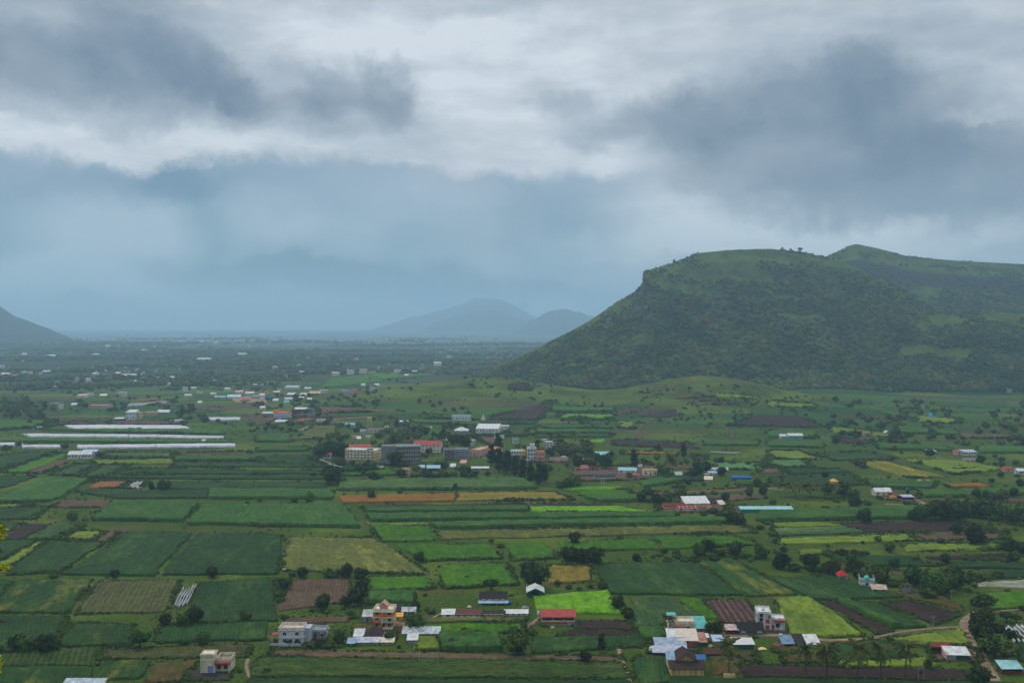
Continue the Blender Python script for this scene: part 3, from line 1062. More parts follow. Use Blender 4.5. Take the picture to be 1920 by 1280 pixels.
path('dirt_path', [(184, 897), (200, 893), (240, 876)], 1.5, MD)
path('dirt_path', [(-10, 946), (30, 948), (75, 951), (110, 938)], 1.6, FK['limeg'][0])
path('dirt_path', [(1012, 1157), (1000, 1168), (985, 1176)], 1.5, MD)
path('dirt_road', [(1330, 1189), (1380, 1192), (1440, 1191), (1500, 1195), (1560, 1201), (1640, 1197)], 2.2, MD)
path('dirt_path', [(1265, 1121), (1290, 1140), (1318, 1163)], 1.2, FK['tan'][0])
path('dirt_road', [(955, 868), (1000, 870), (1060, 868), (1100, 872)], 5, FK['tan'][0])

# ------------------------------------------------------------------ plastic mulch strips laid on beds, each its own sheet
def strips(n, a0, a1, b0, b1, wd):
    """n strips between the far edge a0-a1 and the near edge b0-b1"""
    for i in range(n):
        t = (i + .5) / n
        p0 = at(a0[0] + (a1[0] - a0[0]) * t, a0[1] + (a1[1] - a0[1]) * t)
        p1 = at(b0[0] + (b1[0] - b0[0]) * t, b0[1] + (b1[1] - b0[1]) * t)
        d = (p1 - p0); p0 = p0 + d * random.uniform(0, .22); d = d * random.uniform(.55, .9) if n < 8 else d; L = d.length
        ns = 14
        v = []
        for k in range(ns + 1):
            c = p0 + d * (k / ns)
            nn = Vector((-d.y, d.x, 0)).normalized()
            c = c + nn * float(vn(c.x, c.y, 5, 4)) * .8
            for s_, z in ((-.5, .0), (-.3, .28), (.3, .3), (.5, .0)):
                q = c + nn * s_ * wd * (1 + float(vn(c.x, c.y, 3, 6)) * .8)
                v.append(tuple(Vector((q.x, q.y, float(terr(q.x, q.y)) + z + .75 * min(1, z * 10) + .2)) - p0))
        me = np_mesh('plastic_sheet', np.array(v), grid_faces(4, ns + 1), FK['plastic'][0])
        o = bpy.data.objects.new('plastic_sheet', me)
        o.location = p0
        link(o)
        yield o


NTH = ['first', 'second', 'third', 'fourth', 'fifth', 'sixth', 'seventh', 'eighth', 'ninth', 'tenth', 'eleventh', 'twelfth', 'thirteenth']
for k_, o_ in enumerate(strips(5, (344, 1101), (370, 1098), (314, 1158), (344, 1150), .27)):
    tag(o_, '%s from the left of the white mulch strips beside the seedling field' % NTH[k_], 'plastic sheet', 'white plastic strips beside the seedling field')
for k_, o_ in enumerate(strips(13, (1868, 1175), (1975, 1172), (1900, 1206), (2010, 1206), .55)):
    tag(o_, '%s from the left of the pale mulch strips behind the roadside trees' % NTH[k_], 'plastic sheet', 'pale plastic strips behind the roadside trees')

# ------------------------------------------------------------------ buildings
LM = []      # landmarks the tree labels refer to: (short phrase, px, py, half width)
WCACHE = {}
FOOT = []    # footprints kept free of bushes


def win_data(w_, h_, fm):
    k = (round(w_, 1), round(h_, 1), fm.name)
    if k not in WCACHE:
        w2, h2 = k[0] / 2, k[1]
        a = MB()
        a.box(-w2 - .08, -.1, -.08, -w2, .02, h2 + .08); a.box(w2, -.1, -.08, w2 + .08, .02, h2 + .08)
        a.box(-w2, -.1, h2, w2, .02, h2 + .08); a.box(-w2 - .12, -.2, -.14, w2 + .12, .02, -.08)
        a.box(-w2 - .2, -.55, h2 + .16, w2 + .2, .02, h2 + .24)
        a.box(-.03, -.07, 0, .03, .0, h2)
        p = MB().box(-w2, -.04, 0, w2, .02, h2)
        WCACHE[k] = (a.data('window', fm), p.data('pane', M_GLASS))
    return WCACHE[k]


def window(root, x, y, z, w_, h_, fm, rz=0.0):
    fd, pd = win_data(w_, h_, fm)
    a = link(bpy.data.objects.new('window', fd), root)
    a.location = (x, y, z); a.rotation_euler = (0, 0, rz)
    link(bpy.data.objects.new('pane', pd), a)


def door(root, x, y, z, w_, h_, m_):
    a = MB().box(x - w_ / 2, y - .06, z, x + w_ / 2, y + .02, z + h_).build('door', m_, root)
    MB().box(x + w_ * .3, y - .12, z + h_ * .45, x + w_ * .3 + .08, y - .06, z + h_ * .52).build('handle', M_GLASS, a)


WHITE = paint((222, 221, 218), .7, .34); CREAM = paint((228, 216, 190), .75, .35); GREY = paint((150, 152, 156), .85, .5)
RED = paint((178, 70, 60), .6, .5); SLATE = paint((52, 42, 40), .9, .6); RUST = paint((112, 56, 44), .8, .6)
BLUE = paint((150, 178, 198), .5, .4); DBLUE = paint((56, 104, 160), .5, .2); TEAL = paint((98, 180, 174), .5, .3)
GRN = paint((20, 84, 70), .6, .3); SHEET = paint((198, 200, 202), .45, .6); ORANGE = paint((226, 130, 70), .7, .2)
PINK = paint((222, 160, 152), .7, .25); YELL = paint((214, 188, 126), .7, .4); BRICK = paint((168, 100, 76), .85, .4)
BROWNT = paint((74, 48, 44), .9, .6); CONC = paint((146, 143, 138), .9, .5); GOLD = paint((226, 168, 60), .6, .2); TAN = paint((196, 172, 140), .85, .3)
MINT = paint((160, 206, 206), .45, .3); LAV = paint((188, 192, 206), .5, .35); PCLR = {}


def ribs(mb, a, b, c, d, step=1.1, w_=.07, h_=.06):
    """raised seams running from the edge ab to the edge dc"""
    a, b, c, d = map(Vector, (a, b, c, d))
    n = (b - a).cross(d - a).normalized()
    cnt = max(2, int((b - a).length / step))
    for i in range(cnt + 1):
        t = i / cnt
        p, q = a.lerp(b, t), d.lerp(c, t)
        s_ = (b - a).normalized() * w_
        p = p + n * h_; q = q + n * h_
        mb.slab(p - s_, p + s_, q + s_, q - s_, h_ * 1.2)


def roof_part(root, kind, x0, x1, y0, y1, z, rise, m_, ov=.4, mats2=None, name='roof', panels=0):
    mb = MB()
    pl = []
    if kind == 'gable':
        ym = (y0 + y1) / 2
        k = rise / (ym - y0)
        pl = [((x0 - ov, y0 - ov, z - ov * k), (x1 + ov, y0 - ov, z - ov * k), (x1 + ov, ym, z + rise), (x0 - ov, ym, z + rise)),
              ((x1 + ov, y1 + ov, z - ov * k), (x0 - ov, y1 + ov, z - ov * k), (x0 - ov, ym + .003, z + rise), (x1 + ov, ym + .003, z + rise))]
    elif kind == 'gabley':
        xm = (x0 + x1) / 2
        k = rise / (xm - x0)
        pl = [((x0 - ov, y1 + ov, z - ov * k), (x0 - ov, y0 - ov, z - ov * k), (xm, y0 - ov, z + rise), (xm, y1 + ov, z + rise)),
              ((x1 + ov, y0 - ov, z - ov * k), (x1 + ov, y1 + ov, z - ov * k), (xm + .003, y1 + ov, z + rise), (xm + .003, y0 - ov, z + rise))]
    elif kind == 'shed':
        pl = [((x0 - ov, y0 - ov, z), (x1 + ov, y0 - ov, z), (x1 + ov, y1 + ov, z + rise), (x0 - ov, y1 + ov, z + rise))]
    elif kind == 'shedx':
        pl = [((x0 - ov, y0 - ov, z), (x1 + ov, y0 - ov, z + rise), (x1 + ov, y1 + ov, z + rise), (x0 - ov, y1 + ov, z))]
    elif kind == 'hip':
        ym = (y0 + y1) / 2
        hx = min((x1 - x0) / 2 - .01, (y1 - y0) / 2)
        A, B, C_, D_ = (x0 - ov, y0 - ov, z), (x1 + ov, y0 - ov, z), (x1 + ov, y1 + ov, z), (x0 - ov, y1 + ov, z)
        E, G = (x0 + hx, ym, z + rise), (x1 - hx, ym, z + rise)
        mb.poly([A, B, G, E]); mb.poly([B, C_, G]); mb.poly([C_, D_, E, G]); mb.poly([D_, A, E]); mb.poly([D_, C_, B, A])
    mats = [m_] + ([mats2] if mats2 else [])
    for qi, q in enumerate(pl):
        if mats2:
            a, b, c, d = map(Vector, q)
            n_ = max(3, int((b - a).length / 1.2))
            for i in range(n_):
                mb.cur = i % 2
                mb.slab(a.lerp(b, i / n_), a.lerp(b, (i + 1) / n_), d.lerp(c, (i + 1) / n_), d.lerp(c, i / n_))
            mb.cur = 0
        else:
            mb.slab(*q)
            ribs(mb, *q)
    return mb.build(name, mats, root)


def flat_roof(root, x0, x1, y0, y1, z, m_, fm=None, par=.9):
    ov = .25
    MB().box(x0 - ov, y0 - ov, z, x1 + ov, y1 + ov, z + .18).build('roof', fm or m_, root)
    p = MB()
    p.box(x0, y0, z + .183, x1, y0 + .14, z + par); p.box(x0, y1 - .14, z + .183, x1, y1, z + par)
    p.box(x0, y0 + .143, z + .183, x0 + .14, y1 - .143, z + par); p.box(x1 - .14, y0 + .143, z + .183, x1, y1 - .143, z + par)
    p.build('parapet', m_, root)


def tank(root, x, y, z, m_, r=.55, h_=1.2):
    MB().lathe(x, y, [(0, z), (r, z), (r * 1.03, z + h_ * .3), (r, z + h_ * .35), (r, z + h_ * .8), (r * .45, z + h_), (r * .4, z + h_ * 1.1), (0, z + h_ * 1.1)], 12).build('water_tank', m_, root)


def base_at(px, py):
    p = at(px, py)
    return p, p.y / F


def B(name, label, short, px, py, w_, h_, d, roof, wall, rc, rot=0, fl=1, nw=3, mats2=None, cat='building', dr=True, rise=None, par=.8, group=None, fm=None, plain=False, opn=False, tnk=False, side=True, wf=.55):
    """a building whose front stands at photo point px,py; w_,h_ in photo pixels at that distance, depth d in metres"""
    p, s = base_at(px, py)
    W, Hh = w_ * s, h_ * s
    root = empty(name, (p.x, p.y, p.z + .1 + p.y * .0003), R(rot))
    tag(root, label, cat, group)
    x0, x1 = -W / 2, W / 2
    FOOT.append((p.x, p.y + d / 2, max(W, d) / 2 + 1.0))
    if short: LM.append((short, px, py - h_ / 2, w_ / 2))
    rise = (W if roof == 'gabley' else d) * .22 if rise is None else rise
    wm = MB()
    th = .2
    if opn:     # open fronted shed: back and side walls, posts in front
        wm.box(x0, d - th, -.8, x1, d, Hh); wm.box(x0, .003, -.8, x0 + th, d - th - .003, Hh); wm.box(x1 - th, .003, -.8, x1, d - th - .003, Hh)
        n_ = max(2, int(W / 4))
        wm.box(x0 + th, 0, -.8, x1 - th, .15, .9)
        wm.build('wall', wall, root)
        for i in range(1, n_):
            x = x0 + W * i / n_
            MB().box(x - .12, .02, .9, x + .12, .2, Hh).build('post', wall, root)
    else:
        wm.box(x0, 0, -.8, x1, d, Hh)
        if roof == 'gable':
            for xx in (x0, x1 - th):
                k = len(wm.v); wm.v += [(xx, 0, Hh + .001), (xx, d, Hh + .001), (xx, d / 2, Hh + rise - .1), (xx + th, 0, Hh + .001), (xx + th, d, Hh + .001), (xx + th, d / 2, Hh + rise - .1)]
                for q in ((0, 2, 1), (3, 4, 5), (0, 3, 5, 2), (1, 2, 5, 4)): wm.quadf([k + j for j in q])
        if roof == 'gabley':
            wm.prism([(x0, Hh + .001), (x1, Hh + .001), (0, Hh + rise - .1)], 0, d)
        if roof == 'shed':
            for xx in (x0, x1 - th):
                k = len(wm.v); wm.v += [(xx, 0.01, Hh + .001), (xx, d, Hh + .001), (xx, d, Hh + rise - .15), (xx + th, 0.01, Hh + .001), (xx + th, d, Hh + .001), (xx + th, d, Hh + rise - .15)]
                for q in ((0, 2, 1), (3, 4, 5), (0, 3, 5, 2), (1, 2, 5, 4)): wm.quadf([k + j for j in q])
            wm.box(x0 + .21, d - .2, Hh + .001, x1 - .21, d - .003, Hh + rise - .15)
        wm.build('wall', wall, root)
    if roof == 'flat':
        flat_roof(root, x0, x1, 0, d, Hh, fm or wall, rc, par)
    else:
        roof_part(root, roof, x0, x1, 0, d, Hh, rise, rc, mats2=mats2)
    if not plain and not opn:
        fh = Hh / fl
        ww = min(1.2 if wf < .6 else 3.0, W / (nw + 1) * wf)
        hh = min(1.3, fh * .45) if wf < .6 else fh * .55
        dx = -W * .5 + W / (nw + 1) * ((nw + 1) // 2 + .5) if nw % 2 == 0 else 0
        if dr and Hh > 1.6: door(root, dx, 0, 0, min(1.0, W * .2), min(2.1, fh * .75), RUST if wall is not RUST else GRN)
        for f_ in range(fl):
            for i in range(nw):
                x = x0 + W * (i + .5) / nw
                if dr and f_ == 0 and abs(x - dx) < ww: continue
                window(root, x, 0, f_ * fh + fh * .35, ww, hh, WHITE if wall is not WHITE else GREY)
            if d > 5 and side:
                for xx, rz in ((x0, -90), (x1, 90)):
                    for yy in np.arange(d * .25, d, max(d * .5, 4)):
                        window(root, xx, yy, f_ * fh + fh * .35, ww, hh, WHITE if wall is not WHITE else GREY, R(rz))
        if fl > 1 and roof == 'flat':
            b = MB()
            for f_ in range(1, fl):
                b.box(x0 - .12, -.35, f_ * fh - .1, x1 + .12, -.003, f_ * fh + .06)
            b.build('ledge', fm or wall, root)
    if tnk: tank(root, W * .22, d * .5, Hh + .19, WHITE)
    return root, W, Hh, s


# --- bottom edge and left
B('striped_shed', 'farm shed under a roof of alternating white and pale blue sheets at the bottom edge', 'the blue and white striped shed', 150, 1304, 74, 14, 5, 'shed', WHITE, SHEET, mats2=BLUE, rise=1.3, opn=True, cat='shed')
# cream house with a stair tower
p, s = base_at(403, 1262)
rt = empty('cream_house', tuple(p + Vector((0, 0, .1))), R(2)); tag(rt, 'cream house with a square stair tower, red-edged porch and blue garage door', 'house')
LM.append(('the cream house with a stair tower', 403, 1240, 30)); FOOT.append((p.x, p.y + 4, 7))
W = 54 * s
MB().box(-W / 2, 0, -.5, -W * .04, 4.5, 35 * s * .96).build('tower', CREAM, rt)
for z in (23 * s, 31 * s): MB().box(-W / 2 - .15, -.15, z, -W * .04 + .15, 4.65, z + .25).build('ledge', CREAM, rt)
flat_roof(rt, -W / 2, -W * .04, 0, 4.5, 35 * s * .965, CREAM, CREAM, .5)
MB().box(-.25 * W, -.08, 0, -.06 * W, -.002, 2.6).build('garage_door', paint((120, 150, 190)), rt)
MB().box(-W * .04 + .005, 1.6, -.5, W / 2, 8.0, 18 * s).build('wall', CREAM, rt)
MB().box(-W * .04 + .005, -.1, 16 * s, W / 2 + .1, 1.595, 19 * s).build('canopy', paint((160, 70, 62)), rt)
MB().box(-W * .03, .1, -.5, -W * .03 + .35, .45, 16 * s).build('post', CREAM, rt)
MB().box(W / 2 - .35, .1, -.5, W / 2, .45, 16 * s).build('post', CREAM, rt)
flat_roof(rt, -W * .04 + .3, W / 2, 1.7, 8.0, 18 * s + .002, CREAM, paint((140, 124, 106)), 1.3)
window(rt, W * .33, 1.6, 1.0, 1.2, 1.2, GREY); window(rt, W * .1, 1.6, 1.0, 1.0, 1.2, GREY)
MB().box(W * .1, 3, 18 * s + .2, W * .3, 3.8, 18 * s + .7).build('roof_rubble', WHITE, rt)

# white villa
rt, W, Hh, s = B('white_villa', 'white two storey villa with an unfinished sandy roof terrace and a red side canopy', 'the white villa', 545, 1208, 46, 25, 7, 'flat', paint((214, 216, 222)), paint((226, 196, 166), .9, .5), fl=2, nw=2, fm=WHITE, dr=True, cat='house', par=1.2)
MB().box(-W / 2 - 2.4, -1.0, 3.6, -W / 2 - .01, 2.5, 3.8).build('canopy', RED, rt)
MB().box(-W / 2 - 2.3, -.9, -.5, -W / 2 - 2.1, -.7, 3.6).build('post', WHITE, rt)
MB().box(-W / 2 - 2.4, -3.4, -.5, W / 2, -3.2, 1.3).build('compound_wall', LAV, rt)
MB().box(W / 2 + .01, 2, -.5, W / 2 + 2.3, 7, 5.4).build('side_wing', LAV, rt)
B('flat_annexe', 'low grey flat-roofed annexe at the right side of the white villa', None, 591, 1198, 38, 13, 6, 'flat', GREY, GREY, nw=3, fm=LAV)
# orange villa
p, s = base_at(718, 1179)
rt = empty('orange_villa', tuple(p + Vector((0, 0, .1))), R(-3)); tag(rt, 'narrow three storey orange and cream villa with a pink gabled roof turret', 'house')
LM.append(('the orange villa', 718, 1155, 20)); FOOT.append((p.x, p.y + 4, 6)); W = 38 * s
fh = 10.8 * s
for i, m_ in enumerate((YELL, CREAM, ORANGE)):
    MB().box(-W / 2, 0, i * fh + (-.5 if i == 0 else .002), W / 2, 7.5, (i + 1) * fh).build('wall', m_, rt)
    MB().box(-W / 2 - .2, -.7, (i + 1) * fh - .12, W / 2 + .2, -.002, (i + 1) * fh + .12).build('ledge', (RUST, CREAM, CREAM)[i], rt)
for i in range(3):
    for x in (-.3, .32):
        window(rt, x * W, 0, i * fh + .9, 1.3, 1.2, CREAM)
    MB().box(-.07 * W, -.9, i * fh, -.0 * W, -.002, i * fh + 2.2).build('pillar', (BRICK, CREAM, ORANGE)[i], rt)
MB().box(-W / 2, -.12, fh * 1.02, -W * .08, -.002, fh * 1.55).build('wall_panel', ORANGE, rt)
MB().box(.02 * W, -1.6, .0, W / 2, -.75, .9).build('porch', CREAM, rt)
door(rt, .03 * W, 0, 0, 1.0, 2.1, RUST)
flat_roof(rt, -W / 2, W / 2, 0, 7.5, 3 * fh + .003, CREAM, CREAM, 1.0)
MB().box(-W * .18, .6, 3 * fh + .2, W * .18, 4.2, 3 * fh + 2.3).build('turret', PINK, rt)
roof_part(rt, 'gabley', -W * .18, W * .18, .6, 4.2, 3 * fh + 2.3, 1.3, PINK, .3, name='turret_roof')
MB().prism([(-W * .17, 3 * fh + 2.301), (W * .17, 3 * fh + 2.301), (0, 3 * fh + 3.4)], .62, 4.1).build('gable_wall', PINK, rt)

B('white_outhouse', 'small pale outhouse tight against the left side of the orange villa', None, 689, 1166, 17, 10, 4, 'shed', GREY, SHEET, nw=1, rise=1.6, cat='shed')
B('yellow_shed', 'low bright yellow shed on the right side of the orange villa', None, 746, 1164, 15, 8, 3, 'shed', GOLD, GOLD, nw=1, dr=False, rise=.6, cat='shed')
B('brown_roofed_shed', 'brown-roofed shed behind the bright yellow shed', None, 745, 1152, 17, 6, 5, 'shed', SLATE, SLATE, nw=1, cat='shed', rise=1.5)
B('white_barn', 'white barn with two roof levels behind the tree right of the orange villa', None, 766, 1155, 24, 9, 5, 'gable', WHITE, SHEET, nw=2, cat='barn')
B('long_grey_shed', 'long low shed with a single pale grey roof slope, open below', 'the long pale grey shed', 789, 1193, 68, 5, 5, 'shed', GREY, SHEET, opn=True, rise=1.2, cat='shed')
B('small_white_shed', 'little square shed with a white roof below the long grey shed', None, 773, 1206, 17, 6, 3.5, 'shed', GREY, WHITE, nw=1, rise=1.3, cat='shed')
B('tiled_barn', 'old barn with a dark brown hipped tile roof between low white sheds', 'the brown tiled barn', 698, 1202, 34, 7, 8, 'hip', BRICK, BROWNT, nw=2, rise=3.4, cat='barn')
B('white_lean_to', 'white sheet lean-to joined to the left of the brown tiled barn', None, 672, 1200, 16, 7, 4, 'shed', GREY, WHITE, nw=1, rise=1.6, cat='shed')
B('veranda_shed', 'low front shed with a pale blue and white sheet roof before the brown barn', None, 687, 1209, 46, 5, 3, 'shed', GREY, LAV, nw=3, dr=False, rise=.9, mats2=SHEET, cat='shed')
B('blue_shed', 'tiny blue-roofed shed at the left end of the pale blue roof', None, 658, 1211, 12, 5, 3, 'shed', GRN, BLUE, nw=1, dr=False, rise=1.0, cat='shed')
B('cream_roofed_shed', 'low shed with a rust-stained cream roof right of the brown tiled barn', None, 725, 1208, 24, 4, 3, 'shed', PINK, CREAM, nw=2, dr=False, rise=.8, cat='shed')
# long low rows
B('long_red_white_shed', 'long narrow shed, its roof white at the left end and dark red along the rest', 'the long red and white shed', 865, 1156, 71, 4, 3.6, 'shed', WHITE, RUST, nw=6, dr=False, rise=1.0, cat='shed')
B('white_roof_end', 'white roofed room forming the left end of the long red and white shed', None, 840, 1157, 22, 5, 4.0, 'shed', WHITE, WHITE, nw=1, dr=False, rise=1.05, cat='shed')
B('yellow_edged_shed', 'narrow dark-roofed shed with a yellow back edge beside the long white roof', None, 926, 1155, 40, 3.5, 2.6, 'shed', YELL, SLATE, nw=4, dr=False, rise=.7, cat='shed')
B('white_strip_shed', 'long narrow shed with a plain white roof next to the rubble heap', None, 968, 1154, 42, 3.5, 3, 'shed', WHITE, WHITE, nw=4, dr=False, rise=.8, cat='shed')
rt, W, Hh, s = B('slate_farmhouse', 'farmhouse with a black tile roof above a pale blue sheet veranda roof', 'the black-roofed farmhouse', 925, 1131, 50, 8, 7, 'gable', GREY, SLATE, nw=4, rise=2.2, cat='farmhouse')
roof_part(rt, 'shed', -W / 2 - .5, W / 2 + .5, -2.6, -.45, Hh - 1.1, .6, BLUE, .2, name='veranda_roof')
for x in (-.45, -.15, .15, .45): MB().box(x * W - .07, -2.6, -.5, x * W + .07, -2.45, Hh - 1.15).build('post', WHITE, rt)
tank(rt, W / 2 + 1.6, -1.5, 0, DBLUE, .7, 1.3)
# white gabled shed
rt, W, Hh, s = B('white_gabled_shed', 'tall shed with a white gabled roof, dark green sheet walls and an open doorway', 'the white gabled shed', 1004, 1119, 31, 9, 8, 'gabley', GRN, WHITE, plain=True, rise=1.7, cat='shed')
MB().box(-W * .18, -.06, -.5, W * .18, -.002, Hh * 1.1).build('doorway', M_GLASS, rt)  # dark panel on the solid wall, painted shade of the open interior
# red roofed shed
rt, W, Hh, s = B('red_roofed_shed', 'long open-fronted cattle shed with a bright red roof and cream end walls', 'the red-roofed cattle shed', 1047, 1168, 62, 11, 6, 'shed', CREAM, RED, opn=True, rise=1.5, cat='shed')
MB().box(-W / 2, -.3, -.5, W / 2, -.1, .5).build('manger', BRICK, rt)
for x in (-.33, .02, .36): MB().box(x * W - .8, 2.6, 1.0, x * W + .9, 2.8, Hh - .1).build('feed_sack_wall', CREAM, rt)
p, s = base_at(1010, 1161)
rt = empty('raised_tank', p, 0); tag(rt, 'white water tank on thin legs at the corner of the bright green field', 'water tank')
for x, y in ((-.5, 0), (.5, 0), (-.5, 1), (.5, 1)): MB().box(x - .06, y - .06, -.3, x + .06, y + .06, 1.9).build('leg', GREY, rt)
MB().box(-.7, -.2, 1.9, .7, 1.2, 2.0).build('platform', GREY, rt); tank(rt, 0, .5, 2.001, WHITE, .62, 1.3)
# --- right hand cluster
rt, W, Hh, s = B('cream_bungalow', 'cream flat-roofed bungalow with a red porch slab and a palm at its left', 'the cream bungalow', 1279, 1186, 46, 16, 7, 'flat', CREAM, CREAM, nw=2, fm=CREAM, cat='house', par=1.0)
MB().box(-W * .28, -1.8, Hh * .68, W * .1, -.26, Hh * .82).build('porch_roof', paint((176, 84, 72)), rt)
MB().box(-W * .26, -1.7, -.5, -W * .22, -1.4, Hh * .68).build('post', CREAM, rt); MB().box(W * .06, -1.7, -.5, W * .1, -1.4, Hh * .68).build('post', CREAM, rt)
MB().box(-W / 2 - .3, 3, Hh + .19, -W * .2, 6.6, Hh + 2.4).build('stair_head', CREAM, rt)
MB().box(-W / 2 - .5, 2.8, Hh + 2.4, -W * .18, 6.8, Hh + 2.55).build('stair_head_roof', TEAL, rt)
B('teal_shed', 'brick shed under a bright turquoise sheet roof beside the cream bungalow', 'the turquoise-roofed shed', 1315, 1187, 23, 9, 4, 'shed', paint((110, 96, 90)), TEAL, nw=1, rise=1.1, cat='shed')
B('teal_back_shed', 'turquoise roof standing just behind the front turquoise shed', None, 1311, 1176, 21, 10, 4, 'shed', GRN, TEAL, nw=1, dr=False, rise=1.0, cat='shed')
rt, W, Hh, s = B('brick_warehouse', 'orange brick warehouse with a broad cream sheet roof', 'the brick warehouse', 1290, 1213, 36, 12, 9, 'shed', BRICK, paint((214, 200, 182), .5, .2), plain=True, rise=1.6, cat='warehouse', rot=-4)
for x in (-.5, 0, .5): MB().box(x * W - .12, -.12, -.5, x * W + .12, -.002, Hh).build('pilaster', RUST, rt)
B('white_side_shed', 'narrow white-roofed shed against the left wall of the brick warehouse', None, 1262, 1211, 17, 12, 8, 'shed', BRICK, WHITE, plain=True, rise=1.5, cat='shed', rot=-4)
B('rusty_shed', 'shed with a rust-stained pink roof over a green sheet wall', None, 1317, 1213, 16, 9, 7, 'shed', GRN, paint((192, 132, 110), .7, .6), plain=True, rise=1.4, cat='shed')
B('small_white_canopy', 'small white canopy roof behind the rust-stained shed', None, 1321, 1203, 14, 8, 3, 'shed', GREY, WHITE, opn=True, rise=.5, cat='shed')
B('blue_roofed_store', 'store with a sky blue and white roof behind the long lavender shed', 'the sky-blue-roofed store', 1258, 1218, 56, 8, 5, 'shed', GREY, paint((168, 180, 200), .5, .45), nw=4, mats2=None, rise=1.3, cat='shed')
B('long_lavender_shed', 'long low shed with a pale lavender sheet roof above the yellow farmhouse', 'the long lavender shed', 1257, 1228, 63, 5, 4, 'shed', SLATE, LAV, plain=True, rise=1.0, cat='shed')
p, s = base_at(1220, 1224)
rt = empty('white_drum_tank', p); tag(rt, 'white drum water tank at the left end of the long lavender shed', 'water tank')
tank(rt, 0, 0, 1.0, WHITE, .65, 1.3); MB().box(-.6, -.6, -.4, .6, .6, .999).build('stand', BRICK, rt)
# yellow farmhouse
p, s = base_at(1289, 1266)
rt = empty('yellow_farmhouse', tuple(p + Vector((0, 0, .1)))); tag(rt, 'yellow farmhouse with a steep dark tile gable and a deep tiled veranda roof', 'farmhouse')
LM.append(('the yellow farmhouse', 1289, 1245, 38)); FOOT.append((p.x, p.y + 5, 8)); W = 62 * s
MB().box(-W / 2, 0, -.5, W / 2, 11, 2.3).build('wall', YELL, rt)
roof_part(rt, 'shed', -W / 2, W / 2, 0, 3.0, 2.31, 1.8, BROWNT, .5, name='veranda_roof')
MB().box(-W * .33, 3.2, 2.31, W * .36, 10.5, 4.0).build('upper_wall', YELL, rt)
MB().prism([(-W * .33, 4.001), (W * .36, 4.001), (W * .015, 6.3)], 3.2, 10.5).build('gable_wall', YELL, rt)
roof_part(rt, 'gabley', -W * .33, W * .36, 3.2, 10.5, 4.0, 2.4, BROWNT, .7)
for x in (-.16, -.05, .06, .17): MB().box(x * W - .1, 3.1, 4.05, x * W + .1, 3.198, 5.0).build('batten', BROWNT, rt)
for x in (-.42, -.25, -.08, .09, .26, .43): MB().box(x * W - .13, -.12, -.5, x * W + .13, -.002, 2.25).build('pilaster', paint((150, 120, 70)), rt)
roof_part(rt, 'shed', -W / 2 - .8, -W / 2 + 2.1, 3.3, 7.2, 3.9, 2.0, BLUE, .1, name='side_roof')
roof_part(rt, 'shed', W / 2 - 1.5, W / 2 + 1.6, 4.5, 7.2, 3.9, .9, DBLUE, .1, name='side_roof')
B('dark_green_long_shed', 'long dark rust-roofed shed with a green wall between grass and weeds', None, 1348, 1231, 46, 5, 3, 'shed', GRN, paint((88, 48, 42), .9, .5), plain=True, rise=.9, cat='shed')
rt, W, Hh, s = B('green_walled_shed', 'shed with a flat off-white roof over a solid dark green front wall', 'the green-walled shed', 1395, 1217, 37, 9, 5, 'shed', GRN, paint((214, 208, 204), .5, .2), plain=True, rise=.8, cat='shed')
B('small_blue_roof', 'little open shelter with a pale blue roof left of the tall palm', None, 1347, 1208, 17, 6, 4, 'shed', GREY, paint((176, 196, 212)), opn=True, rise=1.0, cat='shed')
B('red_white_shelter', 'small shelter with a red and white roof before the black barn', None, 1373, 1190, 22, 9, 4, 'shed', RUST, PINK, mats2=SHEET, opn=True, rise=.9, cat='shed')
B('black_barn', 'wide old barn with a black tile roof left of the modern white villa', 'the black-roofed barn', 1409, 1191, 46, 7, 8, 'gable', GREY, paint((38, 34, 36), .9, .4), nw=3, rise=2.4, cat='barn')
p, s = base_at(1431, 1219)
rt = empty('yellow_tarp', p); tag(rt, 'pale yellow tarpaulin spread over a low heap beside the green-walled shed', 'tarpaulin')
mb = MB(); n_ = 8
for i in range(n_ + 1):
    for j in range(5):
        x = -1.5 + 3.0 * i / n_; y = j * .6
        mb.v.append((x, y, .12 + .75 * math.sin(math.pi * i / n_) ** .6 * math.sin(math.pi * (j + .4) / 5) + random.uniform(0, .1)))
for i in range(n_):
    for j in range(4):
        k = i * 5 + j; mb.quadf((k, k + 5, k + 6, k + 1))
mb.build('tarp', paint((226, 206, 134)), rt)
p, s = base_at(1369, 1271)
rt = empty('brick_water_trough', p); tag(rt, 'cream open-topped brick water trough at the edge of the dark soil', 'trough')
for a in ((-1.8, 0, -.3, 1.8, .25, 1.2), (-1.8, 1.6, -.3, 1.8, 1.85, 1.2), (-1.8, .253, -.3, -1.55, 1.597, 1.2), (1.55, .253, -.3, 1.8, 1.597, 1.2)):
    MB().box(*a).build('wall', YELL, rt)
MB().box(-1.54, .26, .2, 1.54, 1.59, .7).build('water', M_GLASS, rt)
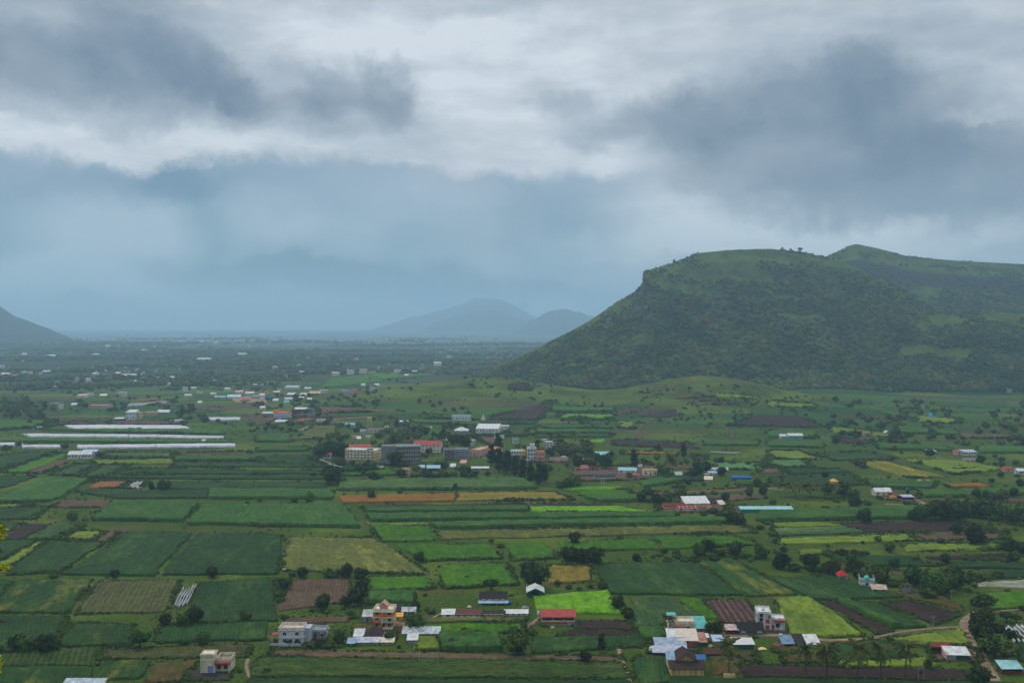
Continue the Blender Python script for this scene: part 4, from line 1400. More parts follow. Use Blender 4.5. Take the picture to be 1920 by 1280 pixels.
# modern white villa with red panels
p, s = base_at(1446, 1182)
rt = empty('modern_white_villa', tuple(p + Vector((0, 0, .1))), R(-8)); tag(rt, 'modern white two storey villa with red wall panels and a lower right wing', 'house')
LM.append(('the modern white villa', 1446, 1160, 26)); FOOT.append((p.x, p.y + 5, 7)); W = 50 * s
MB().box(-W / 2, 0, -.5, 0, 8.5, 31 * s).build('wall', WHITE, rt)
flat_roof(rt, -W / 2, 0, 0, 8.5, 31 * s + .002, WHITE, WHITE, .8)
tank(rt, -W * .25, 4, 31 * s + .19, WHITE, .7, 1.2)
MB().box(.003, .8, -.5, W / 2, 6.5, 20 * s).build('side_wing', WHITE, rt)
flat_roof(rt, .3, W / 2, .8, 6.5, 20 * s + .002, WHITE, WHITE, .6)
MB().box(W * .1, -.6, 17.5 * s, W / 2 + .4, .53, 20 * s).build('canopy', RED, rt)
for z in (2 * s, 13 * s): MB().box(-W * .2, -.08, z, -W * .06, -.002, z + 8 * s).build('red_panel', RED, rt)
MB().box(-W * .12, -.14, 23 * s, -W * .02, -.002, 28 * s).build('red_panel', RED, rt)
for z in (5 * s, 17 * s, 25 * s):
    window(rt, -W * .36, 0, z, 1.1, 1.2, GREY)
    for y in (2, 6): window(rt, -W / 2, y, z, 1.0, 1.2, GREY, R(-90))
window(rt, W * .25, .8, 1.2, 1.4, 1.3, GREY); door(rt, W * .08, .8, 0, 1.0, 2.1, RED)
MB().box(W * .06, -.8, -.5, W / 2, .79, .35).build('plinth', GREY, rt)
MB().box(W / 2 - .3, -.7, .36, W / 2 - .1, -.5, 17.4 * s).build('post', WHITE, rt)
# yard shed group
B('dark_yard_shed', 'black-roofed yard building between a blue sheet roof and a white one', 'the black-roofed yard shed', 1500, 1212, 42, 6, 6, 'shed', paint((88, 74, 66)), SLATE, nw=3, rise=1.6, cat='shed')
B('blue_yard_roof', 'bright blue lean-to roof on the left of the black-roofed yard building', None, 1478, 1213, 20, 6, 5, 'shed', SLATE, paint((126, 150, 174), .5, .5), plain=True, rise=1.7, cat='shed')
B('white_yard_roof', 'white sheet roof on the right of the black-roofed yard building', None, 1526, 1214, 22, 6, 6, 'shed', GREY, WHITE, plain=True, rise=1.8, cat='shed')
# red pink green shed
rt, W, Hh, s = B('patchwork_farm_shed', 'farm shed with a white sheet roof, green front and pink end wall', 'the white and green patchwork shed', 1797, 1238, 40, 10, 5, 'shed', GRN, WHITE, plain=True, rise=1.4, cat='shed', rot=-6)
MB().box(-W / 2 - .1, -.1, -.5, -W / 2 + 3.0, -.003, Hh * .9).build('front_panel', GREY, rt)
MB().box(-W / 2 - .15, 0, -.5, -W / 2 - .005, 6, Hh + .8).build('end_wall', PINK, rt)
roof_part(rt, 'shed', -W * .85, -W * .05, 6.3, 9.5, Hh + .6, .8, paint((128, 52, 44), .8, .5), .3, name='rear_roof')
MB().box(-W * .83, 9.0, -.5, -W * .06, 9.2, Hh + 1.1).build('rear_wall', RUST, rt)
B('mint_roofed_shed', 'open shed with a pale mint sheet roof at the right edge under trees', 'the mint-roofed shed', 1898, 1264, 37, 10, 4.2, 'shed', RUST, MINT, opn=True, rise=1.5, cat='shed')
# temple with a red roof and a flag
p, s = base_at(1581, 1086)
rt = empty('red_roofed_shrine', p); tag(rt, 'small open shrine with a red pyramid roof on white pillars among trees', 'shrine')
LM.append(('the red-roofed shrine', 1581, 1080, 10)); FOOT.append((p.x, p.y - 2, 6.5)); FOOT.append((p.x, p.y - 10, 5))
for x in (-1.7, 1.7):
    for y in (0, 3.2): MB().box(x - .25, y, -.4, x + .25, y + .4, 2.0).build('pillar', WHITE, rt)
MB().box(-1.3, 2.6, -.3, 1.3, 2.8, 1.9).build('rear_wall', WHITE, rt)
roof_part(rt, 'hip', -2.0, 2.0, -.2, 3.8, 2.0, 2.1, paint((190, 52, 44)), .5)
p, s = base_at(1578, 1080)
rt = empty('saffron_flag', (p.x, p.y, p.z)); tag(rt, 'tall saffron flag on a pole right behind the red-roofed shrine', 'flag')
MB().cyl(0, 0, -.2, 5.6, .06, 6).build('pole', GREY, rt)
MB().poly([(.07, 0, 5.5), (1.0, .25, 4.6), (.9, .1, 3.0), (.07, 0, 3.4)]).build('cloth', paint((206, 84, 30)), rt)
# green domed shrine
p, s = base_at(1627, 1100)
rt = empty('domed_shrine', p, R(-14)); tag(rt, 'small white shrine with a turquoise dome and corner minarets', 'shrine')
LM.append(('the turquoise-domed shrine', 1627, 1092, 14)); FOOT.append((p.x, p.y + 3, 5))
MB().box(-3.4, 0, -.4, 3.0, 5.0, 2.6).build('wall', WHITE, rt)
flat_roof(rt, -3.4, 3.0, 0, 5.0, 2.602, TEAL, GREY, .5)
MB().lathe(-.2, 2.5, [(1.1, 2.79), (1.1, 3.2), (1.35, 3.5), (1.2, 4.0), (.75, 4.5), (.2, 4.8), (.08, 5.3), (0, 5.5)], 16).build('dome', paint((90, 206, 186)), rt)
for x, y in ((-3.3, .1), (2.9, .1), (-3.3, 4.9), (2.9, 4.9)):
    MB().lathe(x, y, [(.22, 2.79), (.2, 4.0), (.3, 4.05), (.22, 4.4), (0, 4.8)], 10).build('minaret', WHITE, rt)
window(rt, -.3, 0, .9, 1.0, 1.0, TEAL)
B('shrine_hall', 'low hall with a rust-streaked pale roof joined to the domed shrine', None, 1649, 1110, 25, 5, 5, 'shed', WHITE, paint((214, 184, 164), .7, .7), nw=2, rise=.9, cat='hall', rot=-14)

# --- middle distance
B('white_roofed_farmhouse', 'farmhouse with a white gabled roof and porch beside a red brick wall', 'the white-roofed farmhouse', 1657, 930, 30, 8, 9, 'gable', CREAM, WHITE, nw=3, cat='farmhouse')
B('silver_roof_shed', 'open shed with a bright silver roof right of the brick wall', None, 1703, 937, 20, 5, 5, 'shed', SLATE, LAV, opn=True, rise=.8, cat='shed')
rt, W, Hh, s = B('brick_yard_wall', 'long low red brick building between the farmhouse and the silver-roofed shed', None, 1686, 935, 15, 5, 12, 'shed', RUST, RUST, plain=True, rise=.5, cat='shed')
p, s = base_at(1702, 926)
rt = empty('blue_tank', p); tag(rt, 'blue water tank raised on a stand behind the silver-roofed shed', 'water tank')
MB().box(-.8, -.8, -.4, .8, .8, 2.6).build('stand', SLATE, rt); tank(rt, 0, 0, 2.601, DBLUE, 1.0, 2.0)
B('beige_hut', 'lone flat beige hut in the yellow flowering field', 'the lone beige hut', 1734, 906, 19, 4, 4, 'shed', TAN, TAN, nw=2, rise=.2, cat='hut')
rt, W, Hh, s = B('green_greenhouse', 'long low greenhouse with pale turquoise roof sheets above green netting walls', 'the long green greenhouse', 1438, 961, 98, 6, 5, 'shed', paint((22, 130, 112)), paint((120, 190, 190), .4, .2), plain=True, rise=.9, cat='greenhouse')
for i in range(15):
    x = -W / 2 + W * (i + .5) / 15
    MB().slab((x - W / 40, -.45, Hh + .06), (x + W / 40, -.45, Hh + .06), (x + W / 32, 5.45, Hh + .98), (x - W / 32, 5.45, Hh + .98), .05).build('roof_sheet', MINT, rt)
B('yellow_hall', 'pale yellow hall with one big white sloping roof', 'the pale yellow hall', 1308, 952, 46, 8, 12, 'shed', YELL, WHITE, plain=True, rise=2.6, cat='hall', rot=4)
B('dark_red_shed', 'long shed with a dark red roof and white roof lights, left of the yellow hall', 'the long dark red shed', 1272, 953, 55, 4, 6, 'shed', YELL, paint((110, 38, 36)), mats2=None, opn=True, rise=1.0, cat='shed')
B('striped_red_shed', 'nearer dark red roofed shed with a row of white sheets along its eave', None, 1290, 958, 40, 4, 5, 'shed', WHITE, paint((120, 40, 38)), mats2=paint((170, 110, 104)), nw=3, rise=1.1, cat='shed')
B('black_roof_store', 'black and rust roofed store on the right of the yellow hall', None, 1343, 945, 22, 4, 9, 'gable', RUST, SLATE, nw=2, cat='shed')
B('aqua_roof_shed', 'shed with a single bright aqua roof among dark trees', 'the bright aqua roof', 1131, 856, 27, 3, 6, 'shed', BRICK, MINT, nw=3, rise=2.2, cat='shed')
B('brick_ruin', 'roofless red brick building at the back of the brick yard', None, 1113, 884, 17, 7, 6, 'flat', paint((150, 60, 46), .9, .5), RUST, nw=2, cat='building')
B('brick_low_house', 'low red brick structure at the left end of the brick yard', None, 1084, 886, 10, 6, 8, 'flat', paint((140, 62, 50), .9, .5), BRICK, nw=1)
B('long_brown_shed', 'long brown-roofed shed across the brick yard', 'the long brown shed', 1115, 893, 76, 3, 12, 'shed', paint((96, 80, 70)), paint((98, 80, 70), .9, .5), plain=True, rise=1.4, cat='shed', rot=9)
B('black_low_shed', 'low black-roofed shed with a white front by the two white posts', None, 1136, 898, 40, 3, 7, 'shed', WHITE, paint((44, 42, 48)), plain=True, rise=.9, cat='shed', rot=6)
B('aqua_roof_house', 'house with a pale aqua sheet roof facing a small round tree', 'the pale aqua-roofed house', 1176, 888, 33, 6, 8, 'gable', WHITE, MINT, nw=3, cat='house', rot=-10)
B('sandy_cottage', 'sandy coloured cottage with a stepped flat roof right of the aqua-roofed house', 'the sandy cottage', 1220, 892, 26, 9, 8, 'flat', CREAM, YELL, nw=3, fm=YELL, cat='house')
B('pink_front_house', 'small low house with a pink front below the aqua-roofed house', None, 1192, 896, 13, 5, 4, 'flat', PINK, PINK, nw=2, cat='house')
B('white_long_house', 'long house with a white sheet roof before the mint green field', 'the long white-roofed house', 1349, 885, 33, 4, 5, 'shed', GREY, LAV, nw=4, rise=1.2, cat='house')
B('white_front_shed', 'lower white-roofed shed in front of the long white-roofed house', None, 1341, 890, 24, 3, 4, 'shed', WHITE, LAV, nw=3, rise=.9, cat='shed')
rt, W, Hh, s = B('blue_net_house', 'low net house wrapped in deep blue tarpaulin beside palms', 'the blue net house', 1391, 901, 34, 5, 8, 'shed', paint((34, 92, 140)), paint((30, 96, 150)), plain=True, rise=.6, cat='greenhouse', rot=-5)
# white apartment with pink front
rt, W, Hh, s = B('tall_white_house', 'tall white three storey house with a square roof tower and small dark windows', 'the tall white house', 997, 863, 17, 21, 9, 'flat', WHITE, WHITE, fl=3, nw=3, cat='house')
MB().box(-W * .2, 1, Hh + .2, W * .35, 5, Hh + 4.2).build('roof_tower', WHITE, rt)
B('pink_white_house', 'pink and orange fronted two storey house joined to the tall white house', None, 1013, 864, 16, 15, 9, 'flat', PINK, ORANGE, fl=2, nw=4, fm=ORANGE, cat='house')
B('white_block', 'low white block with dark windows left of the tall white house', None, 968, 859, 20, 12, 9, 'flat', WHITE, WHITE, fl=2, nw=4, cat='house')
B('golden_canopy', 'rounded golden canopy between the low white block and the tall white house', None, 979, 853, 12, 7, 4, 'hip', GOLD, GOLD, plain=True, rise=1.6, cat='canopy')
B('white_terraced_house', 'white house with stacked balcony slabs among trees right of the tall white house', 'the white terraced house', 1033, 842, 18, 12, 9, 'flat', WHITE, WHITE, fl=3, nw=3, cat='house')
B('white_back_house', 'small white house showing over the shoulder of the terraced white house', None, 1023, 832, 14, 6, 6, 'flat', WHITE, WHITE, nw=3, cat='house')
rt, W, Hh, s = B('pink_boundary_wall', 'long pink and white painted boundary wall below trees', 'the pink boundary wall', 1048, 864, 34, 6, .4, 'shed', PINK, PINK, plain=True, rise=.05, cat='wall')
for i in range(12):
    x = -W / 2 + W * (i + .5) / 12
    MB().box(x - W * .02, -.12, .3, x + W * .02, -.002, Hh - .3).build('white_panel', WHITE, rt)
B('beige_wall_house', 'low beige walled building at the end of the pink boundary wall', None, 1088, 866, 14, 5, 5, 'flat', TAN, TAN, nw=2)
for i, (x_, c_, nm) in enumerate(((967, LAV, 'leftmost of the four cars parked below the low white block'), (975, WHITE, 'white car, second from the left of the four parked cars'), (986, GREY, 'grey car, third from the left of the four parked cars'), (1004, SLATE, 'dark car parked nearest to the pink and orange house'))):
    p, s = base_at(x_, 869)
    c = empty('parked_car', p, R(8)); tag(c, nm, 'car', 'cars parked below the tall white house')
    MB().prism([(-2.1, .35), (2.1, .35), (2.15, .8), (1.2, .95), (-1.2, .95), (-2.1, .85)], -.85, .85).build('body', c_, c)
    MB().prism([(-1.2, .951), (1.1, .951), (.6, 1.45), (-.8, 1.45)], -.75, .75).build('cabin', M_GLASS, c)
    for wx in (-1.3, 1.3):
        for wy in (-.86, .72):
            MB().tube([(wx, wy, .32), (wx, wy + .14, .32)], .32, 10).build('wheel', SLATE, c)
# school
rt, W, Hh, s = B('yellow_school_block', 'cream and yellow three storey school block with balconies along its front', 'the yellow school block', 678, 862, 58, 17, 14, 'flat', CREAM, WHITE, fl=3, nw=9, fm=CREAM, cat='school building', rot=-8)
MB().box(W * .12, 4, Hh + .2, W * .3, 9, Hh + .7).build('solar_panel', paint((50, 66, 120)), rt)
MB().box(W / 2 - 3, -3.0, -.5, W / 2 + 3, -.36, Hh - .3).build('stair_wing', YELL, rt)
MB().box(-W / 2 - 2, 1, -.5, -W / 2 - .01, 12, Hh + 1).build('end_wing', YELL, rt)
B('red_roofed_block', 'school wing with a long salmon red roof behind the yellow block', None, 671, 848, 48, 9, 10, 'gable', CREAM, RED, fl=1, nw=6, cat='school building', rot=7)
rt, W, Hh, s = B('grey_concrete_block', 'unfinished grey concrete four storey block with open window holes', 'the grey unfinished block', 761, 869, 54, 31, 16, 'flat', CONC, GREY, fl=4, nw=12, fm=paint((178, 176, 170), .9, .4), cat='unfinished building', rot=8, par=.5, dr=False, wf=.72)  # dark panes stand in for the shade inside the open holes
for i in range(11): MB().box(-W / 2 + W * i / 10 - .15, -.1, Hh + .51, -W / 2 + W * i / 10 + .15, .2, Hh + 1.6).build('column_stub', CONC, rt)
for i in range(8): MB().box(-W / 2 + W * i / 7 - .2, -.7, -.5, -W / 2 + W * i / 7 + .2, -.37, Hh + .9).build('pillar', CONC, rt)
rt, W, Hh, s = B('grey_stair_block', 'grey concrete stair tower block at the left end of the unfinished building', None, 727, 871, 24, 34, 10, 'flat', CONC, GREY, fl=4, nw=2, fm=CONC, cat='unfinished building', dr=False, par=.4)
for i in range(5): MB().box(-W / 2 + W * i / 4 - .15, 0, Hh + .41, -W / 2 + W * i / 4 + .15, .3, Hh + 1.9).build('column_stub', CONC, rt)
B('salmon_roofed_wing', 'cream school wing with a salmon red roof at the right of the grey block', 'the salmon-roofed school wing', 800, 848, 52, 14, 11, 'gable', CREAM, RED, fl=2, nw=7, cat='school building', rot=-12, rise=3.4)
B('grey_two_storey_block', 'grey two storey block with rows of small windows and a dark left end', 'the grey two storey block', 856, 861, 46, 17, 12, 'flat', paint((140, 146, 158)), GREY, fl=2, nw=11, fm=GREY, cat='building', rot=6, dr=False)
B('grey_end_block', 'dark brick end of the grey two storey block', None, 842, 863, 18, 18, 10, 'flat', paint((96, 86, 84)), CONC, fl=2, nw=2, fm=CONC, dr=False)
B('pink_school_block', 'long pink building seen end on behind the grey two storey block', 'the pink end-on building', 890, 855, 20, 10, 26, 'flat', PINK, TAN, fl=1, nw=3, fm=PINK, rot=-22)
B('orange_roofed_block', 'low building with an orange tile roof beside dark cypress trees', None, 917, 851, 26, 8, 16, 'gable', CREAM, paint((214, 130, 90)), nw=3, rot=-24, rise=2.0)
B('peach_block', 'small two storey peach house at the corner of the compound wall', 'the peach house', 760, 893, 13, 12, 6, 'flat', paint((224, 172, 140)), paint((224, 172, 140)), fl=2, nw=2, cat='house')
B('sky_blue_roof', 'house with a sky blue sheet roof seen between trees', 'the sky blue roof', 812, 882, 24, 4, 6, 'shed', RUST, paint((150, 198, 220), .5, .35), nw=3, rise=1.6, cat='house')
B('sky_blue_small_roof', 'short sky blue roof just left of the longer sky blue roof', None, 790, 882, 10, 5, 6, 'shed', GREY, paint((150, 198, 220), .5, .35), nw=1, rise=1.4, cat='shed')
B('white_strip_roof', 'narrow white strip of roof right of the round dark tree', None, 900, 881, 32, 3, 4, 'shed', GREY, WHITE, plain=True, rise=.8, cat='shed')
B('red_roofed_cottage', 'white cottage with a red roof at the left of the school trees', 'the red-roofed cottage', 613, 860, 15, 7, 7, 'gable', WHITE, RED, nw=2, cat='house')
B('pinkish_cottage', 'small pinkish cottage half hidden left of the red-roofed cottage', None, 592, 856, 10, 5, 6, 'gable', CREAM, BRICK, nw=1, cat='house')


def wall_run(label, pts, h_, m_, name='boundary_wall'):
    c = [at(*p) for p in pts]
    o0 = c[0]
    rt_ = empty(name, o0); tag(rt_, label, 'wall')
    for a, b in zip(c[:-1], c[1:]):
        d = b - a; n_ = Vector((-d.y, d.x, 0)).normalized() * .15
        mb_ = MB(); k = 0
        lo = [a - n_, b - n_, b + n_, a + n_]
        mb_.v += [tuple(Vector((q.x, q.y, q.z - .5)) - o0) for q in lo] + [tuple(Vector((q.x, q.y, q.z + h_)) - o0) for q in lo]
        for q in ((0, 3, 2, 1), (4, 5, 6, 7), (0, 1, 5, 4), (1, 2, 6, 5), (2, 3, 7, 6), (3, 0, 4, 7)): mb_.quadf(q)
        mb_.build('wall_panel', m_, rt_)


wall_run('white compound wall curving in front of the yellow school block', [(599, 863), (610, 868), (620, 873), (636, 878), (650, 881), (665, 882.5), (680, 881.5), (700, 879.5), (720, 877.5)], 2.0, WHITE)
wall_run('grey compound wall behind the maize field', [(757, 902), (775, 902), (795, 902), (815, 902), (832, 902), (845, 902)], 2.4, GREY)
wall_run('white wall below the pink and orange house', [(960, 862), (975, 863), (990, 865)], 2.0, WHITE)
wall_run('thin white fence line in the middle of the right hand fields', [(1332, 847), (1350, 848.5), (1368, 849.5), (1388, 849)], 1.2, WHITE, 'white_fence')
# water tower
p, s = base_at(692.5, 802)
rt = empty('water_tower', p); tag(rt, 'yellow concrete water tower on four columns above the trees', 'water tower')
LM.append(('the yellow water tower', 692, 790, 6))
hh = 20 * s; ww = 6 * s
for x in (-ww / 2, ww / 2):
    for y in (0, ww): MB().box(x - .35, y - .35, -1, x + .35, y + .35, hh * .72).build('leg', YELL, rt)
for z in (.25, .5): MB().box(-ww / 2, -.2, hh * z, ww / 2, .2, hh * z + .4).build('brace', YELL, rt)
MB().box(-ww / 2 - .5, -.6, hh * .72, ww / 2 + .5, ww + .6, hh).build('tank', YELL, rt)
B('blue_white_shed', 'small deep turquoise shed with a white front panel near the terraces', 'the turquoise shed', 757, 799, 16, 8, 7, 'shed', paint((24, 130, 140)), paint((190, 230, 236)), nw=1, dr=False, rise=.8, cat='shed')
B('pale_blue_roofs', 'pale blue sheet roof left of the yellow water tower', None, 656, 801, 18, 4, 8, 'shed', WHITE, BLUE, nw=2, rise=1.4, cat='shed')
B('white_school_hall', 'white rectangular building with round dark windows on the terrace', 'the white terrace building', 865, 789, 35, 9, 8, 'flat', WHITE, WHITE, nw=6, dr=False)
rt, W, Hh, s = B('white_hall', 'broad white hall with a large white roof and arched front', 'the broad white hall', 913, 812, 42, 8, 24, 'shed', WHITE, WHITE, nw=7, rise=3.0, cat='hall', rot=-6)
B('white_hall_wing', 'long white wing running right from the broad white hall', None, 942, 805, 22, 5, 12, 'flat', WHITE, WHITE, nw=3, rot=-6, cat='hall')
B('fan_roof_pavilion', 'pavilion with a white fan shaped roof left of the broad white hall', None, 865, 812, 26, 4, 14, 'hip', GREY, WHITE, plain=True, rise=3.5, cat='pavilion')
B('white_container', 'plain white container block below the broad white hall', None, 936, 822, 19, 5, 3, 'flat', WHITE, WHITE, plain=True, par=.25, cat='container')
p, s = base_at(906, 789)
rt = empty('white_spire_shrine', p); tag(rt, 'tiny white shrine with a pointed spire beside the brown slope', 'shrine')
MB().box(-2.8, 0, -.5, 2.8, 4, 2.8).build('base', CREAM, rt); MB().lathe(0, 2, [(1.6, 2.8), (1.3, 4.5), (.8, 6.2), (.3, 7.6), (0, 8.4)], 10).build('spire', CREAM, rt)
B('blue_patch_house', 'little white house with a blue awning among the trees', None, 967, 831, 12, 8, 6, 'flat', WHITE, BLUE, nw=2, cat='house', fm=BLUE)
B('white_strip_house', 'thin yellow and white roof behind the school trees', None, 804, 804, 11, 2.5, 4, 'shed', WHITE, YELL, plain=True, rise=.5, cat='shed')
p, s = base_at(758, 776)
# --- left plain
B('long_white_farmhouse', 'long white farmhouse with a pale roof between soybean plots', 'the long white farmhouse', 149, 860, 42, 8, 9, 'gable', WHITE, WHITE, nw=7, cat='farmhouse', rise=2.4, rot=4)
B('light_blue_back_roof', 'light blue roof behind the long white farmhouse', None, 166, 851, 27, 4, 6, 'shed', GREY, paint((176, 200, 226)), plain=True, rise=1.3, cat='shed')
B('white_block_house', 'white two storey house with a peach side behind the red-leaf field', 'the red-leaf field house', 245, 787, 17, 14, 12, 'shed', WHITE, WHITE, fl=2, nw=3, rise=2.0, cat='house')
B('peach_side_house', 'peach side building joined to the white two storey house', None, 256, 786, 10, 11, 12, 'flat', paint((224, 186, 140)), CREAM, fl=2, nw=2, cat='house')
B('long_low_white_roof', 'low white roof lying left of the white two storey house', None, 222, 788, 17, 2.5, 8, 'shed', SLATE, WHITE, plain=True, rise=1.0, cat='shed')
B('pink_roofed_house', 'house with a pink terrace roof right of the white two storey house', None, 280, 779, 22, 5, 12, 'flat', TAN, PINK, nw=3, cat='house')
B('white_tin_roofs', 'pair of white tin roofs at the right of the pink terrace roof', None, 305, 777, 22, 4, 12, 'gable', GREY, WHITE, nw=3, cat='shed')
B('cream_farm_block', 'grey-white flat farm building with a cream right end in the tree belt', 'the grey-white farm block', 101, 768, 16, 11, 12, 'flat', GREY, WHITE, fl=2, nw=3, cat='house')
B('cream_farm_end', 'cream end of the grey-white farm block', None, 110, 768, 6, 8, 10, 'flat', CREAM, CREAM, nw=1, cat='house')
B('small_pink_house', 'small two storey pinkish white house with dark openings beyond orange plots', None, 226, 744, 15, 7, 12, 'flat', paint((226, 200, 200)), WHITE, fl=2, nw=3, cat='house')
B('flat_brown_house', 'long flat-roofed brown house left of the grey net field', None, 185, 765, 38, 4, 14, 'flat', TAN, PINK, nw=4, cat='house')
B('dark_small_house', 'dark small house with a pink roof right of the grey net field', None, 307, 762, 24, 4, 12, 'flat', paint((110, 100, 96)), TAN, nw=4, cat='house')
B('orange_purple_building', 'orange building with a broad violet and white painted front', 'the orange and violet building', 527, 785, 26, 10, 14, 'flat', paint((196, 190, 216)), ORANGE, nw=5, dr=False, fm=ORANGE, rot=-8)
B('orange_corner', 'orange corner tower at the left end of the violet front', None, 516, 781, 9, 11, 10, 'flat', paint((232, 172, 90)), ORANGE, nw=1, dr=False)
B('white_awning_roof', 'white awning roof left of the orange building', None, 501, 779, 20, 4, 8, 'shed', GREY, WHITE, plain=True, rise=1.0, cat='shed')
B('white_roof_blue_end', 'white-roofed shed beside a deep blue tarpaulin block', 'the white and blue shed', 562, 771, 22, 3.5, 12, 'shed', SLATE, WHITE, plain=True, rise=1.4, cat='shed')
B('blue_tarp_block', 'deep blue tarpaulin covered block at the right of a white roof', None, 576, 773, 14, 5, 5, 'flat', paint((34, 100, 190)), DBLUE, plain=True, cat='shed', par=.3)
B('cream_ruin_house', 'broken-looking cream house with open walls at the end of the road', None, 600, 795, 16, 7, 9, 'flat', CREAM, TAN, nw=4, cat='house')
B('red_small_house', 'small brick red house beside the broken-looking cream house', None, 564, 794, 10, 5, 8, 'gable', paint((180, 76, 56)), paint((176, 80, 62)), nw=1, cat='house')
p, s = base_at(612, 775)
rt = empty('orange_excavator', p, R(20)); tag(rt, 'orange excavator working on the bare brown slope', 'excavator')
MB().box(-2, -1.4, 1.1, 1.8, 1.4, 2.6).build('body', paint((220, 130, 50)), rt); MB().box(.2, -1.2, 2.601, 1.6, 0, 3.9).build('cabin', M_GLASS, rt)
MB().box(-2.2, -1.6, 0, 2.2, -.8, 1.0).build('track', SLATE, rt); MB().box(-2.2, .8, 0, 2.2, 1.6, 1.0).build('track', SLATE, rt)
MB().tube([(1.6, .6, 2.2), (4.2, .6, 5.6), (6.6, .6, 4.0)], .35, 6).build('arm', paint((220, 130, 50)), rt); MB().box(6.0, .1, 2.6, 7.2, 1.1, 3.9).build('bucket', SLATE, rt)
p, s = base_at(758, 772)
# --- right slope
B('teal_white_farmhouse', 'farmhouse with a white and turquoise roof below the dark ploughed slope', 'the turquoise-roofed farmhouse', 1492, 823, 27, 6, 9, 'gable', TEAL, WHITE, nw=4, cat='farmhouse')
B('white_side_farmhouse', 'small white roofs at the left of the white and turquoise farmhouse', None, 1470, 822, 13, 4, 8, 'gable', WHITE, WHITE, nw=2, cat='shed')
B('blue_hut', 'tiny bright blue hut alone on the scrub slope', 'the tiny blue hut', 1747, 783, 6, 7, 4, 'flat', paint((90, 170, 230)), WHITE, nw=1, cat='hut', par=.3)
B('lone_white_tent', 'small white peaked hut left of the scrub trees', None, 1665, 815, 9, 3.5, 6, 'gabley', GREY, WHITE, plain=True, rise=2, cat='hut')
B('pink_slope_house', 'small pinkish house half hidden by bushes on the terraced slope', None, 1626, 817, 12, 5, 6, 'flat', PINK, GREY, nw=2, cat='house')
B('pale_roof_hut', 'small hut with a pale blue-white roof left of a bushy tree', None, 1748, 850, 15, 3, 7, 'shed', SLATE, LAV, plain=True, rise=1.3, cat='hut')
B('long_silver_house', 'long house with a silver striped roof and a pink left end', 'the long silver-roofed house', 1818, 853, 26, 5, 8, 'shed', WHITE, LAV, nw=5, rise=1.4, cat='house')
B('pink_end_house', 'pinkish gabled end joined at the left of the long silver-roofed house', None, 1799, 853, 12, 6, 7, 'gabley', PINK, BRICK, nw=1, cat='house')
B('grey_stone_house', 'grey flat stone house below the long silver-roofed house', None, 1823, 868, 22, 5, 8, 'flat', TAN, GREY, nw=3, cat='house')
B('concrete_hut', 'square bare concrete hut at the foot of the forest', 'the concrete hut', 1893, 736, 9, 7, 7, 'flat', paint((160, 156, 150)), GREY, nw=1, dr=False, cat='hut', par=.3)
B('red_pink_hut', 'small pink and red hut near the right edge', None, 1891, 884, 14, 5, 6, 'gable', PINK, RED, nw=2, cat='hut')
B('white_edge_hut', 'white hut cut by the right edge beside the pink hut', None, 1915, 889, 13, 6, 7, 'gable', WHITE, WHITE, nw=2, cat='hut')
B('yellow_dome_roof', 'rounded yellow roof rising over the palm grove', None, 1566, 909, 11, 6, 6, 'hip', TAN, GOLD, plain=True, rise=2, cat='hut')
p, s = base_at(1674, 936)
rt = empty('yellow_truck', p, R(4)); tag(rt, 'yellow goods truck parked in front of the white-roofed farmhouse', 'truck')
MB().box(-1.9, -1, .7, 1.2, 1, 2.6).build('body', GOLD, rt); MB().box(1.25, -.95, .6, 2.4, .95, 2.1).build('cabin', GOLD, rt)
for x in (-1.2, 1.6):
    for y in (-1.02, .85): MB().tube([(x, y, .45), (x, y + .17, .45)], .45, 10).build('wheel', SLATE, rt)

